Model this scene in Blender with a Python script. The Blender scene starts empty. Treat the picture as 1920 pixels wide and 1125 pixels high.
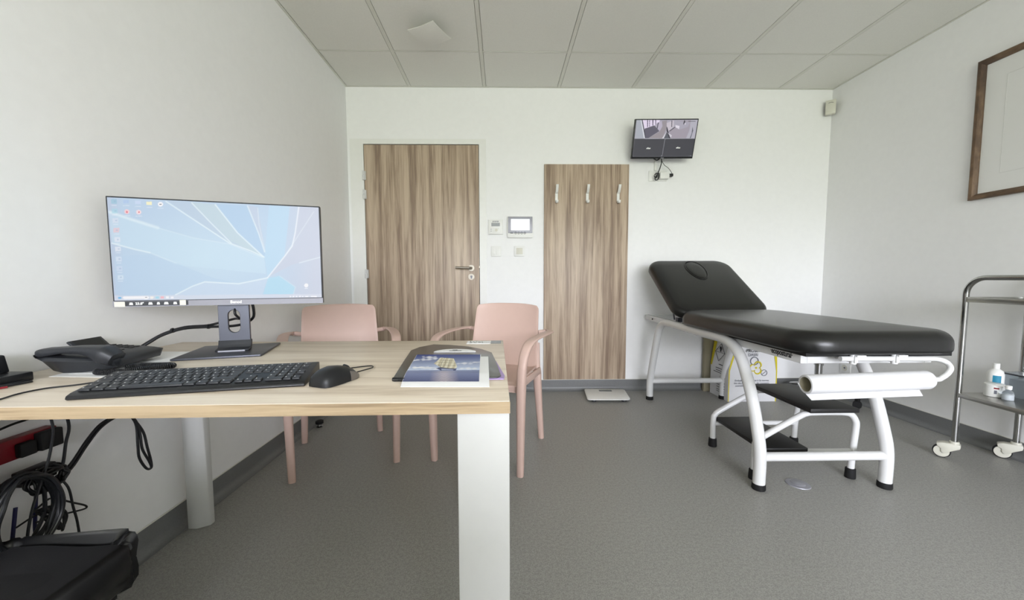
import bpy, bmesh, math, random
import numpy as np
from mathutils import Vector, Matrix
random.seed(7)
R=math.radians; PI=math.pi
scene=bpy.context.scene; col=scene.collection

# ---------------------------------------------------------------- camera, world, daylight, exposure
CAMH=0.96
def cam_axes(yaw,pitch,roll):
    cy,sy,cp,sp,cr,sr=math.cos(yaw),math.sin(yaw),math.cos(pitch),math.sin(pitch),math.cos(roll),math.sin(roll)
    r=Vector((cy,-sy,0)); f=Vector((sy*cp,cy*cp,-sp)); u=r.cross(f)
    return cr*r+sr*u, -sr*r+cr*u, f
cr_,cu_,cf_=cam_axes(0.0181961,0.0691811,-0.00270544)
cd=bpy.data.cameras.new('camera'); cam=bpy.data.objects.new('camera',cd); col.objects.link(cam)
cam.matrix_world=Matrix(((cr_.x,cu_.x,-cf_.x,0),(cr_.y,cu_.y,-cf_.y,0),(cr_.z,cu_.z,-cf_.z,CAMH),(0,0,0,1)))
cd.sensor_width=36; cd.lens=719.656/1920*36; cd.shift_x=4.947/1920; cd.shift_y=8.992/1920
cd.clip_start=0.02; scene.camera=cam

scene.view_settings.view_transform='Standard'; scene.view_settings.look='None'
scene.view_settings.gamma=1; scene.view_settings.use_curve_mapping=False
EXPO=1.58; SCR=2**-EXPO   # lit screens are set against this exposure
scene.view_settings.exposure=EXPO

W=bpy.data.worlds.new('world'); scene.world=W; W.use_nodes=True
wn=W.node_tree; wn.nodes.clear()
wo=wn.nodes.new('ShaderNodeOutputWorld'); wb=wn.nodes.new('ShaderNodeBackground')
wc=wn.nodes.new('ShaderNodeTexCoord'); ws=wn.nodes.new('ShaderNodeSeparateXYZ'); wr=wn.nodes.new('ShaderNodeValToRGB')
wn.links.new(wc.outputs['Generated'],ws.inputs[0]); wn.links.new(ws.outputs['Z'],wr.inputs[0])
wr.color_ramp.elements[0].position=0.0; wr.color_ramp.elements[0].color=(.31,.33,.27,1)   # garden seen below the horizon
wr.color_ramp.elements[1].position=0.12; wr.color_ramp.elements[1].color=(.93,.95,1.06,1)      # overcast sky
wn.links.new(wr.outputs[0],wb.inputs[0]); wb.inputs[1].default_value=9.5
wn.links.new(wb.outputs[0],wo.inputs[0])

ROOM=dict(xl=-1.253,xr=2.722,yb=3.219,yf=-4.2,h=2.496)
WIN=dict(x0=-.95,x1=2.55,z0=0.75,z1=2.35)
ld=bpy.data.lights.new('window_portal','AREA'); ld.shape='RECTANGLE'; ld.size=WIN['x1']-WIN['x0']; ld.size_y=WIN['z1']-WIN['z0']
ld.cycles.is_portal=True
lo=bpy.data.objects.new('window_portal',ld); col.objects.link(lo)
lo.location=((WIN['x0']+WIN['x1'])/2,ROOM['yf']-.13,(WIN['z0']+WIN['z1'])/2); lo.rotation_euler=(R(-90),0,R(180))
lo.rotation_euler=(R(90),0,0)   # faces +Y, into the room

# ---------------------------------------------------------------- materials
def lin(c):
    return tuple(((v/255)/12.92 if v/255<=.04045 else ((v/255+.055)/1.055)**2.4) for v in c)
def mat(name,rgb,rough=.5,metal=0,bump=0,bscale=200,var=0,vscale=30,coat=0,alpha=1,trans=0,emit=0,spec=.5,ior=1.45):
    m=bpy.data.materials.new(name); m.use_nodes=True; n=m.node_tree; b=n.nodes['Principled BSDF']
    c=lin(rgb)+(1,); b.inputs['Base Color'].default_value=c; b.inputs['Roughness'].default_value=rough
    b.inputs['Metallic'].default_value=metal; b.inputs['IOR'].default_value=ior
    b.inputs['Specular IOR Level'].default_value=spec
    if coat: b.inputs['Coat Weight'].default_value=coat; b.inputs['Coat Roughness'].default_value=.1
    if trans: b.inputs['Transmission Weight'].default_value=trans
    if emit: b.inputs['Emission Color'].default_value=c; b.inputs['Emission Strength'].default_value=emit
    tc=n.nodes.new('ShaderNodeTexCoord')
    nz=n.nodes.new('ShaderNodeTexNoise'); nz.inputs['Scale'].default_value=vscale; nz.inputs['Detail'].default_value=3
    n.links.new(tc.outputs['Object'],nz.inputs['Vector'])
    hs=n.nodes.new('ShaderNodeMixRGB'); hs.blend_type='MULTIPLY'; hs.inputs[0].default_value=1
    rp=n.nodes.new('ShaderNodeMapRange'); rp.inputs[1].default_value=.3; rp.inputs[2].default_value=.7
    v=max(var,.01); rp.inputs[3].default_value=1-v; rp.inputs[4].default_value=1+v
    n.links.new(nz.outputs[0],rp.inputs[0]); hs.inputs[1].default_value=c; n.links.new(rp.outputs[0],hs.inputs[2])
    n.links.new(hs.outputs[0],b.inputs['Base Color'])
    if bump:
        bz=n.nodes.new('ShaderNodeTexNoise'); bz.inputs['Scale'].default_value=bscale; bz.inputs['Detail'].default_value=4
        n.links.new(tc.outputs['Object'],bz.inputs['Vector'])
        bp=n.nodes.new('ShaderNodeBump'); bp.inputs['Strength'].default_value=bump; bp.inputs['Distance'].default_value=.001
        n.links.new(bz.outputs[0],bp.inputs['Height']); n.links.new(bp.outputs[0],b.inputs['Normal'])
    return m
def wood(name,dark,mid,light,scale,rough=.45,contrast=1,bump=.15):
    """procedural laminate; scale = noise scale per axis (small along the grain)"""
    m=bpy.data.materials.new(name); m.use_nodes=True; n=m.node_tree; b=n.nodes['Principled BSDF']
    tc=n.nodes.new('ShaderNodeTexCoord'); mp=n.nodes.new('ShaderNodeMapping'); mp.inputs['Scale'].default_value=scale
    n.links.new(tc.outputs['Object'],mp.inputs[0])
    n1=n.nodes.new('ShaderNodeTexNoise'); n1.inputs['Scale'].default_value=1; n1.inputs['Detail'].default_value=6; n1.inputs['Roughness'].default_value=.6; n1.inputs['Distortion'].default_value=.5
    n2=n.nodes.new('ShaderNodeTexNoise'); n2.inputs['Scale'].default_value=4.3; n2.inputs['Detail'].default_value=3
    n.links.new(mp.outputs[0],n1.inputs['Vector']); n.links.new(mp.outputs[0],n2.inputs['Vector'])
    ad=n.nodes.new('ShaderNodeMath'); ad.operation='MULTIPLY_ADD'; ad.inputs[1].default_value=.35
    n.links.new(n2.outputs[0],ad.inputs[0]); n.links.new(n1.outputs[0],ad.inputs[2])
    rp=n.nodes.new('ShaderNodeValToRGB'); e=rp.color_ramp.elements
    e[0].position=.67-.16*contrast; e[0].color=lin(dark)+(1,); e[1].position=.67+.16*contrast; e[1].color=lin(light)+(1,)
    k=e.new(.67); k.color=lin(mid)+(1,)
    n.links.new(ad.outputs[0],rp.inputs[0]); n.links.new(rp.outputs[0],b.inputs['Base Color'])
    b.inputs['Roughness'].default_value=rough
    bp=n.nodes.new('ShaderNodeBump'); bp.inputs['Strength'].default_value=bump; bp.inputs['Distance'].default_value=.0006
    n.links.new(n2.outputs[0],bp.inputs['Height']); n.links.new(bp.outputs[0],b.inputs['Normal'])
    return m
def floor_mat():
    m=bpy.data.materials.new('speckled_vinyl'); m.use_nodes=True; n=m.node_tree; b=n.nodes['Principled BSDF']
    tc=n.nodes.new('ShaderNodeTexCoord')
    n1=n.nodes.new('ShaderNodeTexNoise'); n1.inputs['Scale'].default_value=260; n1.inputs['Detail'].default_value=2
    n2=n.nodes.new('ShaderNodeTexNoise'); n2.inputs['Scale'].default_value=90; n2.inputs['Detail'].default_value=3
    n.links.new(tc.outputs['Object'],n1.inputs['Vector']); n.links.new(tc.outputs['Object'],n2.inputs['Vector'])
    a=n.nodes.new('ShaderNodeMath'); a.operation='MULTIPLY_ADD'; a.inputs[1].default_value=.5
    n.links.new(n2.outputs[0],a.inputs[0]); n.links.new(n1.outputs[0],a.inputs[2])
    r=n.nodes.new('ShaderNodeValToRGB'); e=r.color_ramp.elements
    e[0].position=.6; e[0].color=lin((136,135,131))+(1,); e[1].position=.9; e[1].color=lin((164,163,158))+(1,)
    n.links.new(a.outputs[0],r.inputs[0]); n.links.new(r.outputs[0],b.inputs['Base Color'])
    b.inputs['Roughness'].default_value=.42
    bp=n.nodes.new('ShaderNodeBump'); bp.inputs['Strength'].default_value=.12; bp.inputs['Distance'].default_value=.0005
    n.links.new(n1.outputs[0],bp.inputs['Height']); n.links.new(bp.outputs[0],b.inputs['Normal'])
    return m
def paint_mat(name,emit=0,rough=.3):
    m=bpy.data.materials.new(name); m.use_nodes=True; n=m.node_tree; b=n.nodes['Principled BSDF']
    a=n.nodes.new('ShaderNodeVertexColor'); a.layer_name='picture'
    b.inputs['Roughness'].default_value=rough
    if emit:
        b.inputs['Base Color'].default_value=(.02,.02,.02,1); b.inputs['Specular IOR Level'].default_value=.25; b.inputs['Roughness'].default_value=.4
        n.links.new(a.outputs[0],b.inputs['Emission Color']); b.inputs['Emission Strength'].default_value=emit
    else: n.links.new(a.outputs[0],b.inputs['Base Color']); b.inputs['Specular IOR Level'].default_value=.15
    return m
M={}
M['wall']=mat('wall_paint',(243,243,242),.75,bump=.12,bscale=260)
M['ceil']=mat('ceiling_tile_board',(236,235,228),.9,bump=.3,bscale=220,var=.02,vscale=160)
M['tbar']=mat('ceiling_grid_metal',(224,223,214),.5)
M['floor']=floor_mat()
M['skirt']=mat('vinyl_skirting',(118,119,119),.4,var=.06,vscale=160,bump=.1)
M['doorwood']=wood('grey_oak_laminate',(138,118,101),(173,153,132),(196,177,155),(26,26,1.0),.45,.9)
M['deskwood']=wood('light_oak_laminate',(203,187,166),(227,213,194),(236,224,206),(1.6,22,22),.36,1.1)
M['shadedwood']=wood('shade_darkened_oak_edge',(150,129,100),(178,156,124),(192,170,137),(2.5,30,60),.45,1.0)  # oak tone darkened to stand in for shade on the desk front
M['whitemetal']=mat('white_enamel',(216,216,215),.25,coat=.3)
M['deskleg']=mat('matt_white_steel',(200,200,197),.45)
M['whiteplastic']=mat('white_plastic',(236,236,232),.35)
M['jamb']=mat('white_gloss_paint',(236,236,232),.4)
M['offwhite']=mat('cream_plastic',(214,212,198),.4)
M['pink']=mat('pink_plastic',(209,180,168),.42,bump=.05,bscale=400)
M['black']=mat('black_plastic',(24,25,28),.38,bump=.05,bscale=600)
M['blackmatte']=mat('black_rubber',(18,18,19),.7)
M['charcoal']=mat('charcoal_plastic',(44,46,50),.42,bump=.12,bscale=900)
M['leather']=mat('black_vinyl_upholstery',(18,18,18),.28,spec=.5,bump=.22,bscale=420)
M['chrome']=mat('polished_chrome',(176,176,174),.14,1)
M['satin']=mat('satin_nickel',(156,150,140),.45,1)
M['steel']=mat('brushed_steel',(178,177,172),.28,1,bump=.05,bscale=300)
M['darkmetal']=mat('graphite_metal',(86,88,96),.38,.7)
M['sidegrip']=mat('warm_grey_plastic',(112,106,100),.35)
M['bezel']=mat('grey_bezel_plastic',(136,136,143),.45,.1)
M['rollpaper']=mat('soft_white_paper',(214,214,216),.8)
M['silver']=mat('silver_plastic',(158,158,166),.4,.3)
M['paper']=mat('white_paper',(244,244,244),.7)
M['cardboard']=mat('brown_cardboard',(150,143,120),.85)
M['yellow']=mat('yellow_print',(214,198,40),.5)
M['boxwhite']=mat('white_coated_card',(222,222,224),.5)
M['ink']=mat('dark_ink',(40,40,46),.6)
M['greyink']=mat('grey_ink',(120,122,132),.6)
M['purple']=mat('lilac_plastic',(176,152,206),.5)
M['red']=mat('dark_red_plastic',(128,22,34),.4)
M['brownframe']=wood('walnut_frame_wood',(74,56,42),(98,76,56),(122,98,74),(30,6,6),.4,1)
M['print']=mat('framed_print',(232,232,229),.5,var=.01,vscale=4)
M['mount']=mat('mount_bevel_card',(212,212,208),.6)
M['glass']=mat('clear_glass',(240,245,245),.03,trans=1,ior=1.45)
M['clear']=mat('clear_plastic',(225,232,238),.08,trans=.85,ior=1.2)
M['blue']=mat('blue_label',(40,130,160),.5)
M['bag']=mat('black_bin_bag_film',(20,20,23),.3,bump=.5,bscale=18)
M['binbody']=mat('dark_bin_plastic',(38,38,42),.6,bump=.2,bscale=300)
M['darkwood']=mat('black_rubber_tread',(28,27,26),.5,bump=.5,bscale=60,var=.2,vscale=20)
M['lcd']=mat('grey_lcd',(118,122,120),.25)
M['whitescreen']=mat('lit_white_screen',(246,250,255),.3,emit=.9*SCR)
M['folder']=mat('dark_grey_folder',(66,66,64),.35,coat=.3)
M['navy']=mat('dark_blue_cable',(24,24,70),.5)

# ---------------------------------------------------------------- mesh building helpers
class MB:
    def __init__(s): s.v=[]; s.f=[]; s.m=[]
    def add(s,v,f,mi=0):
        o=len(s.v); s.v+= [tuple(p) for p in v]; s.f+= [tuple(i+o for i in q) for q in f]; s.m+= [mi]*len(f); return s
    def box(s,x0,x1,y0,y1,z0,z1,mi=0):
        v=[(x0,y0,z0),(x1,y0,z0),(x1,y1,z0),(x0,y1,z0),(x0,y0,z1),(x1,y0,z1),(x1,y1,z1),(x0,y1,z1)]
        return s.add(v,[(0,3,2,1),(4,5,6,7),(0,1,5,4),(1,2,6,5),(2,3,7,6),(3,0,4,7)],mi)
    def rings(s,rings,cap0=True,cap1=True,closed=False,mi=0):
        n=len(rings[0]); v=[p for r in rings for p in r]; f=[]
        k=len(rings)
        for i in range(k if closed else k-1):
            a=i*n; b=((i+1)%k)*n
            for j in range(n):
                j2=(j+1)%n; f.append((a+j,a+j2,b+j2,b+j))
        if not closed:
            if cap0: f.append(tuple(reversed(range(n))))
            if cap1: f.append(tuple((k-1)*n+j for j in range(n)))
        return s.add(v,f,mi)
    def tube(s,pts,r,seg=12,smooth=0,closed=False,side=None,mi=0,cap=True,sq=None):
        """round tube along pts; r float, list, or list of (a,b) half sizes; side = fixed sideways axis"""
        P=[Vector(p) for p in pts]
        rr=r if isinstance(r,(list,tuple)) else [r]*len(P)
        rr=[(q,q) if not isinstance(q,(list,tuple)) else q for q in rr]
        if smooth: P,rr=catmull(P,rr,smooth,closed)
        n=len(P); rings=[]; up=None
        for i in range(n):
            if closed: t=(P[(i+1)%n]-P[i-1])
            else: t=(P[min(i+1,n-1)]-P[max(i-1,0)])
            t.normalize()
            if side is not None:
                u=Vector(side); u=(u-t*u.dot(t)).normalized()
            elif up is None:
                u=Vector((0,0,1)) if abs(t.z)<.9 else Vector((1,0,0)); u=(u-t*u.dot(t)).normalized()
            else: u=(up-t*up.dot(t)).normalized()
            up=u; w=t.cross(u); a,b=rr[i]; ring=[]
            for j in range(seg):
                an=2*PI*j/seg; c,sn=math.cos(an),math.sin(an)
                if sq: c=math.copysign(abs(c)**sq,c); sn=math.copysign(abs(sn)**sq,sn)
                ring.append(P[i]+u*(a*c)+w*(b*sn))
            rings.append(ring)
        return s.rings(rings,cap,cap,closed,mi)
    def cyl(s,p0,p1,r,seg=20,r2=None,mi=0,cap=True):
        return s.tube([p0,p1],[r,r if r2 is None else r2],seg,mi=mi,cap=cap)
    def lathe(s,c,prof,seg=28,axis='z',mi=0,sx=1,sy=1):
        rings=[]
        for r,h in prof:
            ring=[]
            for j in range(seg):
                a=2*PI*j/seg; x,y=r*math.cos(a)*sx,r*math.sin(a)*sy
                p={'z':(x,y,h),'y':(x,h,y),'x':(h,x,y)}[axis]
                ring.append((c[0]+p[0],c[1]+p[1],c[2]+p[2]))
            rings.append(ring)
        return s.rings(rings,mi=mi)
    def prism(s,poly,axis,a,b,mi=0):
        """polygon (2D) extruded along axis from a to b: axis x -> poly is (y,z); y -> (x,z); z -> (x,y)"""
        def P(p,h): return {'x':(h,p[0],p[1]),'y':(p[0],h,p[1]),'z':(p[0],p[1],h)}[axis]
        return s.rings([[P(p,a) for p in poly],[P(p,b) for p in poly]],mi=mi)
    def grid(s,fn,nu,nv,mi=0,wrap=False):
        v=[fn(i/(nu-1),j/(nv-1)) for j in range(nv) for i in range(nu)]
        f=[(j*nu+i,j*nu+i+1,(j+1)*nu+i+1,(j+1)*nu+i) for j in range(nv-1) for i in range(nu-1)]
        return s.add(v,f,mi)
    def sheet(s,fn,nu,nv,n,th,mi=0):
        """grid with thickness th along direction n"""
        n=Vector(n).normalized()
        a=[Vector(fn(i/(nu-1),j/(nv-1))) for j in range(nv) for i in range(nu)]
        o=len(a); v=a+[p-n*th for p in a]; f=[]
        for j in range(nv-1):
            for i in range(nu-1):
                q=(j*nu+i,j*nu+i+1,(j+1)*nu+i+1,(j+1)*nu+i); f.append(q); f.append(tuple(o+k for k in reversed(q)))
        bd=[i for i in range(nu)]+[j*nu+nu-1 for j in range(1,nv)]+[(nv-1)*nu+i for i in range(nu-2,-1,-1)]+[j*nu for j in range(nv-2,0,-1)]
        for k in range(len(bd)):
            a0,a1=bd[k],bd[(k+1)%len(bd)]; f.append((a1,a0,o+a0,o+a1))
        return s.add(v,f,mi)
    def xf(s,mtx,start=0):
        s.v[start:]=[tuple(mtx@Vector(p)) for p in s.v[start:]]; return s
def catmull(P,rr,k,closed=False):
    out=[];ro=[];n=len(P)
    for i in range(n if closed else n-1):
        g=(lambda q:P[q%n]) if closed else (lambda q:P[min(max(q,0),n-1)])
        h=(lambda q:rr[q%n]) if closed else (lambda q:rr[min(max(q,0),n-1)])
        p0,p1,p2,p3=g(i-1),g(i),g(i+1),g(i+2)
        for j in range(k):
            t=j/k
            out.append(.5*((2*p1)+(p2-p0)*t+(2*p0-5*p1+4*p2-p3)*t*t+(3*p1-p0-3*p2+p3)*t**3))
            a,b=h(i),h(i+1); ro.append((a[0]+(b[0]-a[0])*t,a[1]+(b[1]-a[1])*t))
    if not closed: out.append(P[-1]); ro.append(rr[-1])
    return out,ro
def rrect(x0,x1,y0,y1,r,n=5):
    p=[]
    for cx,cy,a0 in((x1-r,y1-r,0),(x0+r,y1-r,90),(x0+r,y0+r,180),(x1-r,y0+r,270)):
        for i in range(n+1):
            a=R(a0+90*i/n); p.append((cx+r*math.cos(a),cy+r*math.sin(a)))
    return p
def cushion(mb,x0,x1,y0,y1,z0,z1,rc,re,crown=.004,n=8,rb=None):
    """padded slab with plan corner radius rc and edge radius re (top), rb (bottom)"""
    rb=re*.6 if rb is None else rb; rings=[]
    def ring(ins,z): return [(x,y,z) for x,y in rrect(x0+ins,x1-ins,y0+ins,y1-ins,max(rc-ins,.004),n)]
    rings.append(ring(rb*1.5,z0))
    for i in range(5):
        a=PI/2*i/4; rings.append(ring(rb*(1-math.sin(a)),z0+rb*(1-math.cos(a))))
    for i in range(7):
        a=PI/2*i/6; rings.append(ring(re*(1-math.cos(a)),z1-re+re*math.sin(a)))
    rings.append(ring(re*1.8,z1+crown*.5)); rings.append(ring(re*3,z1+crown))
    mb.rings(rings); return mb
def mesh_obj(name,mb,mats,bevel=0,bseg=2,smooth=38,off=(0,0,0)):
    bm=bmesh.new(); vs=[bm.verts.new((p[0]-off[0],p[1]-off[1],p[2]-off[2])) for p in mb.v]
    mats=mats if isinstance(mats,(list,tuple)) else [mats]
    for f,mi in zip(mb.f,mb.m):
        try: q=bm.faces.new([vs[i] for i in f]); q.material_index=mi; q.smooth=True
        except ValueError: pass
    bmesh.ops.remove_doubles(bm,verts=bm.verts,dist=1e-6)
    bmesh.ops.recalc_face_normals(bm,faces=bm.faces)
    if bevel:
        ed=[e for e in bm.edges if len(e.link_faces)==2 and e.calc_face_angle(0)>R(40)]
        bmesh.ops.bevel(bm,geom=ed,offset=bevel,segments=bseg,profile=.5,affect='EDGES',clamp_overlap=True)
        for f in bm.faces: f.smooth=True
    me=bpy.data.meshes.new(name); bm.to_mesh(me); bm.free()
    me.set_sharp_from_angle(angle=R(smooth))
    for m in mats: me.materials.append(M[m] if isinstance(m,str) else m)
    o=bpy.data.objects.new(name,me); col.objects.link(o); return o
ORIG={}
def frame_of(parent): return ORIG.get(parent.name,(0,0,0)) if parent else (0,0,0)
def thing(name,label,cat,loc,rot=None,group=None):
    """Empty at the thing's base. With rot given its parts are modelled in local coordinates, else in room coordinates."""
    o=bpy.data.objects.new(name,None); col.objects.link(o); o.location=loc; o.empty_display_size=.05
    if rot is not None: o.rotation_euler=rot; ORIG[o.name]=(0,0,0)
    else: ORIG[o.name]=tuple(loc)
    o['label']=label; o['category']=cat
    if group: o['group']=group
    return o
def part(name,mb,mats,parent,label=None,**k):
    off=frame_of(parent); o=mesh_obj(name,mb,mats,off=off,**k); o.parent=parent; ORIG[o.name]=off
    if label: o['label']=label
    return o
def solo(name,mb,mats,label=None,cat=None,group=None,kind=None,**k):
    xs=[p[0] for p in mb.v]; ys=[p[1] for p in mb.v]; zs=[p[2] for p in mb.v]
    off=((min(xs)+max(xs))/2,(min(ys)+max(ys))/2,min(zs)) if kind!='structure' else (0,0,0)
    o=mesh_obj(name,mb,mats,off=off,**k); o.location=off; ORIG[o.name]=off
    if label: o['label']=label
    if cat: o['category']=cat
    if group: o['group']=group
    if kind: o['kind']=kind
    return o
def struct(name,mb,m,**k): return solo(name,mb,m,kind='structure',**k)
def text(name,s,size,org,xd,yd,m,parent,depth=.0004,align='CENTER',sx=1,shear=0,label=None,bold=0):
    cu=bpy.data.curves.new('t','FONT'); cu.body=s; cu.size=size; cu.extrude=depth; cu.align_x=align; cu.align_y='CENTER'; cu.shear=shear; cu.offset=bold
    to=bpy.data.objects.new('t',cu); col.objects.link(to); dg=bpy.context.evaluated_depsgraph_get(); dg.update()
    me=bpy.data.meshes.new_from_object(to.evaluated_get(dg)); bpy.data.objects.remove(to); bpy.data.curves.remove(cu)
    X=Vector(xd).normalized(); Y=Vector(yd).normalized(); Z=X.cross(Y); off=Vector(frame_of(parent)); O=Vector(org)-off
    mt=Matrix(((X.x*sx,Y.x,Z.x,O.x),(X.y*sx,Y.y,Z.y,O.y),(X.z*sx,Y.z,Z.z,O.z),(0,0,0,1)))
    me.transform(mt); me.materials.clear(); me.materials.append(M[m]); me.name=name
    o=bpy.data.objects.new(name,me); col.objects.link(o); o.parent=parent; ORIG[o.name]=tuple(off)
    if label: o['label']=label
    return o
def homography(dst):
    """unit square (0,0),(1,0),(1,1),(0,1) -> dst points"""
    A=[];B=[]
    for (u,v),(x,y) in zip([(0,0),(1,0),(1,1),(0,1)],dst):
        A.append([u,v,1,0,0,0,-u*x,-v*x]);B.append(x);A.append([0,0,0,u,v,1,-u*y,-v*y]);B.append(y)
    return np.append(np.linalg.solve(np.array(A,float),np.array(B,float)),1).reshape(3,3)
def inpoly(x,y,poly):
    c=np.zeros(x.shape,bool); n=len(poly)
    for i in range(n):
        x0,y0=poly[i];x1,y1=poly[(i+1)%n]
        if y0==y1: continue
        k=((y0>y)!=(y1>y))&(x<(x1-x0)*(y-y0)/(y1-y0)+x0); c^=k
    return c
def dline(x,y,pts):
    d=np.full(x.shape,1e9)
    for (x0,y0),(x1,y1) in zip(pts[:-1],pts[1:]):
        dx,dy=x1-x0,y1-y0; t=np.clip(((x-x0)*dx+(y-y0)*dy)/(dx*dx+dy*dy+1e-9),0,1)
        d=np.minimum(d,np.hypot(x-x0-t*dx,y-y0-t*dy))
    return d
def lina(c): return np.array(lin(c))
def picture(name,pt,nu,nv,colfn,corners,m,parent):
    """a finely divided sheet whose printed or displayed picture is stored as colours; pt(u,v) -> point, v up"""
    H=homography(corners)
    U,V=np.meshgrid(np.linspace(0,1,nu),np.linspace(0,1,nv))
    q=H@np.stack([U.ravel(),V.ravel(),np.ones(U.size)]); C=colfn(q[0]/q[2],q[1]/q[2])
    off=Vector(frame_of(parent))
    me=bpy.data.meshes.new(name)
    vs=[tuple(Vector(pt(u,v))-off) for u,v in zip(U.ravel(),V.ravel())]
    fs=[(j*nu+i,j*nu+i+1,(j+1)*nu+i+1,(j+1)*nu+i) for j in range(nv-1) for i in range(nu-1)]
    me.from_pydata(vs,[],fs); at=me.color_attributes.new('picture','FLOAT_COLOR','POINT')
    at.data.foreach_set('color',np.hstack([C,np.ones((len(C),1))]).astype(np.float32).ravel())
    me.materials.append(m); o=bpy.data.objects.new(name,me); col.objects.link(o); o.parent=parent; ORIG[o.name]=tuple(off)
    return o
def plate_hole(mb,outer,inner,y0,y1,mi=0):
    """plate in the x-z plane between y0 and y1, outer and inner loops of equal length"""
    O0=[(x,y0,z) for x,z in outer];I0=[(x,y0,z) for x,z in inner];O1=[(x,y1,z) for x,z in outer];I1=[(x,y1,z) for x,z in inner]
    return mb.rings([O0,I0,I1,O1],closed=True,mi=mi)
def torus(mb,c,r,rt,axis='z',seg=28,mi=0):
    pts=[]
    for i in range(seg):
        a=2*PI*i/seg; x,y=r*math.cos(a),r*math.sin(a)
        p={'z':(x,y,0),'y':(x,0,y),'x':(0,x,y)}[axis]; pts.append((c[0]+p[0],c[1]+p[1],c[2]+p[2]))
    return mb.tube(pts,rt,8,closed=True,mi=mi)

# ---------------------------------------------------------------- the room
XL,XR,YB,YF,H=ROOM['xl'],ROOM['xr'],ROOM['yb'],ROOM['yf'],ROOM['h']; T=.12
struct('floor',MB().box(XL-T,XR+T,YF-T,YB+T,-.05,0),'floor')
struct('wall_left',MB().box(XL-T,XL,YF-T,YB+T,0,H+.1),'wall')
struct('wall_right',MB().box(XR,XR+T,YF-T,YB+T,0,H+.1),'wall')
DX0,DX1,DZ=-1.12,-.191,2.045                       # door leaf
b=MB(); b.box(XL,DX0-.006,YB,YB+T,0,H+.1); b.box(DX1+.006,XR,YB,YB+T,0,H+.1); b.box(DX0-.006,DX1+.006,YB,YB+T,DZ+.006,H+.1)
struct('wall_back',b,'wall')
b=MB(); b.box(XL,WIN['x0'],YF-T,YF,0,H+.1); b.box(WIN['x1'],XR,YF-T,YF,0,H+.1)
b.box(WIN['x0'],WIN['x1'],YF-T,YF,0,WIN['z0']); b.box(WIN['x0'],WIN['x1'],YF-T,YF,WIN['z1'],H+.1)
struct('wall_front',b,'wall')
b=MB(); w=.05
b.box(WIN['x0'],WIN['x1'],YF-.08,YF-.03,WIN['z0'],WIN['z0']+w); b.box(WIN['x0'],WIN['x1'],YF-.08,YF-.03,WIN['z1']-w,WIN['z1'])
for x in(WIN['x0'],(WIN['x0']+WIN['x1'])/2-w/2,WIN['x1']-w): b.box(x,x+w,YF-.08,YF-.03,WIN['z0']+w,WIN['z1']-w)
struct('window_1',b,'jamb')
# ceiling: tiles above a T-bar grid
G0,GS,RY=-1.3402,.60108,2.7271
hb=.012; gp=.0028
xs=[G0+GS*k for k in range(1,7)]
y=RY; ys=[]
while y>YF: ys.append(y); y-=.6
cb=MB(); cb.box(XL,XR,YF,YB,H+.013,H+.06)
ex=[XL+.016]+xs+[XR-.016]; ey=[YB-.016]+ys+[YF]
for i in range(len(ex)-1):
    for j in range(len(ey)-1):
        x0=ex[i]+(hb+gp if i else .002); x1=ex[i+1]-(hb+gp if i<len(ex)-2 else .002)
        y1=ey[j]-(hb*.5+gp if j else .002); y0=ey[j+1]+(hb*.5+gp if j<len(ey)-2 else 0)
        if y1>y0: cb.box(x0,x1,y0,y1,H+.0015,H+.0129)
struct('ceiling',cb,'ceil')
b=MB()
for x in xs: b.box(x-hb,x+hb,YF,YB,H+.0005,H+.0125)
edges=[XL]+xs+[XR]
for y in ys:
    for i in range(len(edges)-1):
        x0=edges[i]+(hb if i else 0); x1=edges[i+1]-(hb if i<len(xs) else 0)
        b.box(x0,x1,y-hb*.5,y+hb*.5,H+.0005,H+.0125)
struct('trim_1',b,'tbar')
b=MB(); a=.014
b.box(XL,XL+a,YF,YB,H+.0,H+.0125); b.box(XR-a,XR,YF,YB,H,H+.0125); b.box(XL+a,XR-a,YB-a,YB,H,H+.0125)
struct('trim_2',b,'tbar')
# coved vinyl skirting: profile (distance from wall, height)
def cove():
    p=[(0,0.093),(.003,.093),(.0035,.032)]
    for i in range(7):
        an=PI/2*i/6; p.append((.0035+.03*(1-math.cos(an)),.0015+.03*(1-math.sin(an))))
    return p+[(.0335,0),(0,0)]
cv=cove()
struct('baseboard_left',MB().prism([(XL+d,z) for d,z in cv],'y',YF,YB),'skirt')
struct('baseboard_right',MB().prism([(XR-d,z) for d,z in cv],'y',YF,YB),'skirt')
b=MB(); b.prism([(YB-d,z) for d,z in cv],'x',DX1+.062,XR); b.prism([(YB-d,z) for d,z in cv],'x',XL,DX0-.112)
struct('baseboard_back',b,'skirt')
b=MB(); b.box(XL,XL+.004,YF,YB,.093,.097); b.box(XR-.004,XR,YF,YB,.093,.097); b.box(DX1+.062,XR,YB-.004,YB,.093,.097)
struct('trim_3',b,'tbar')
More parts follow.
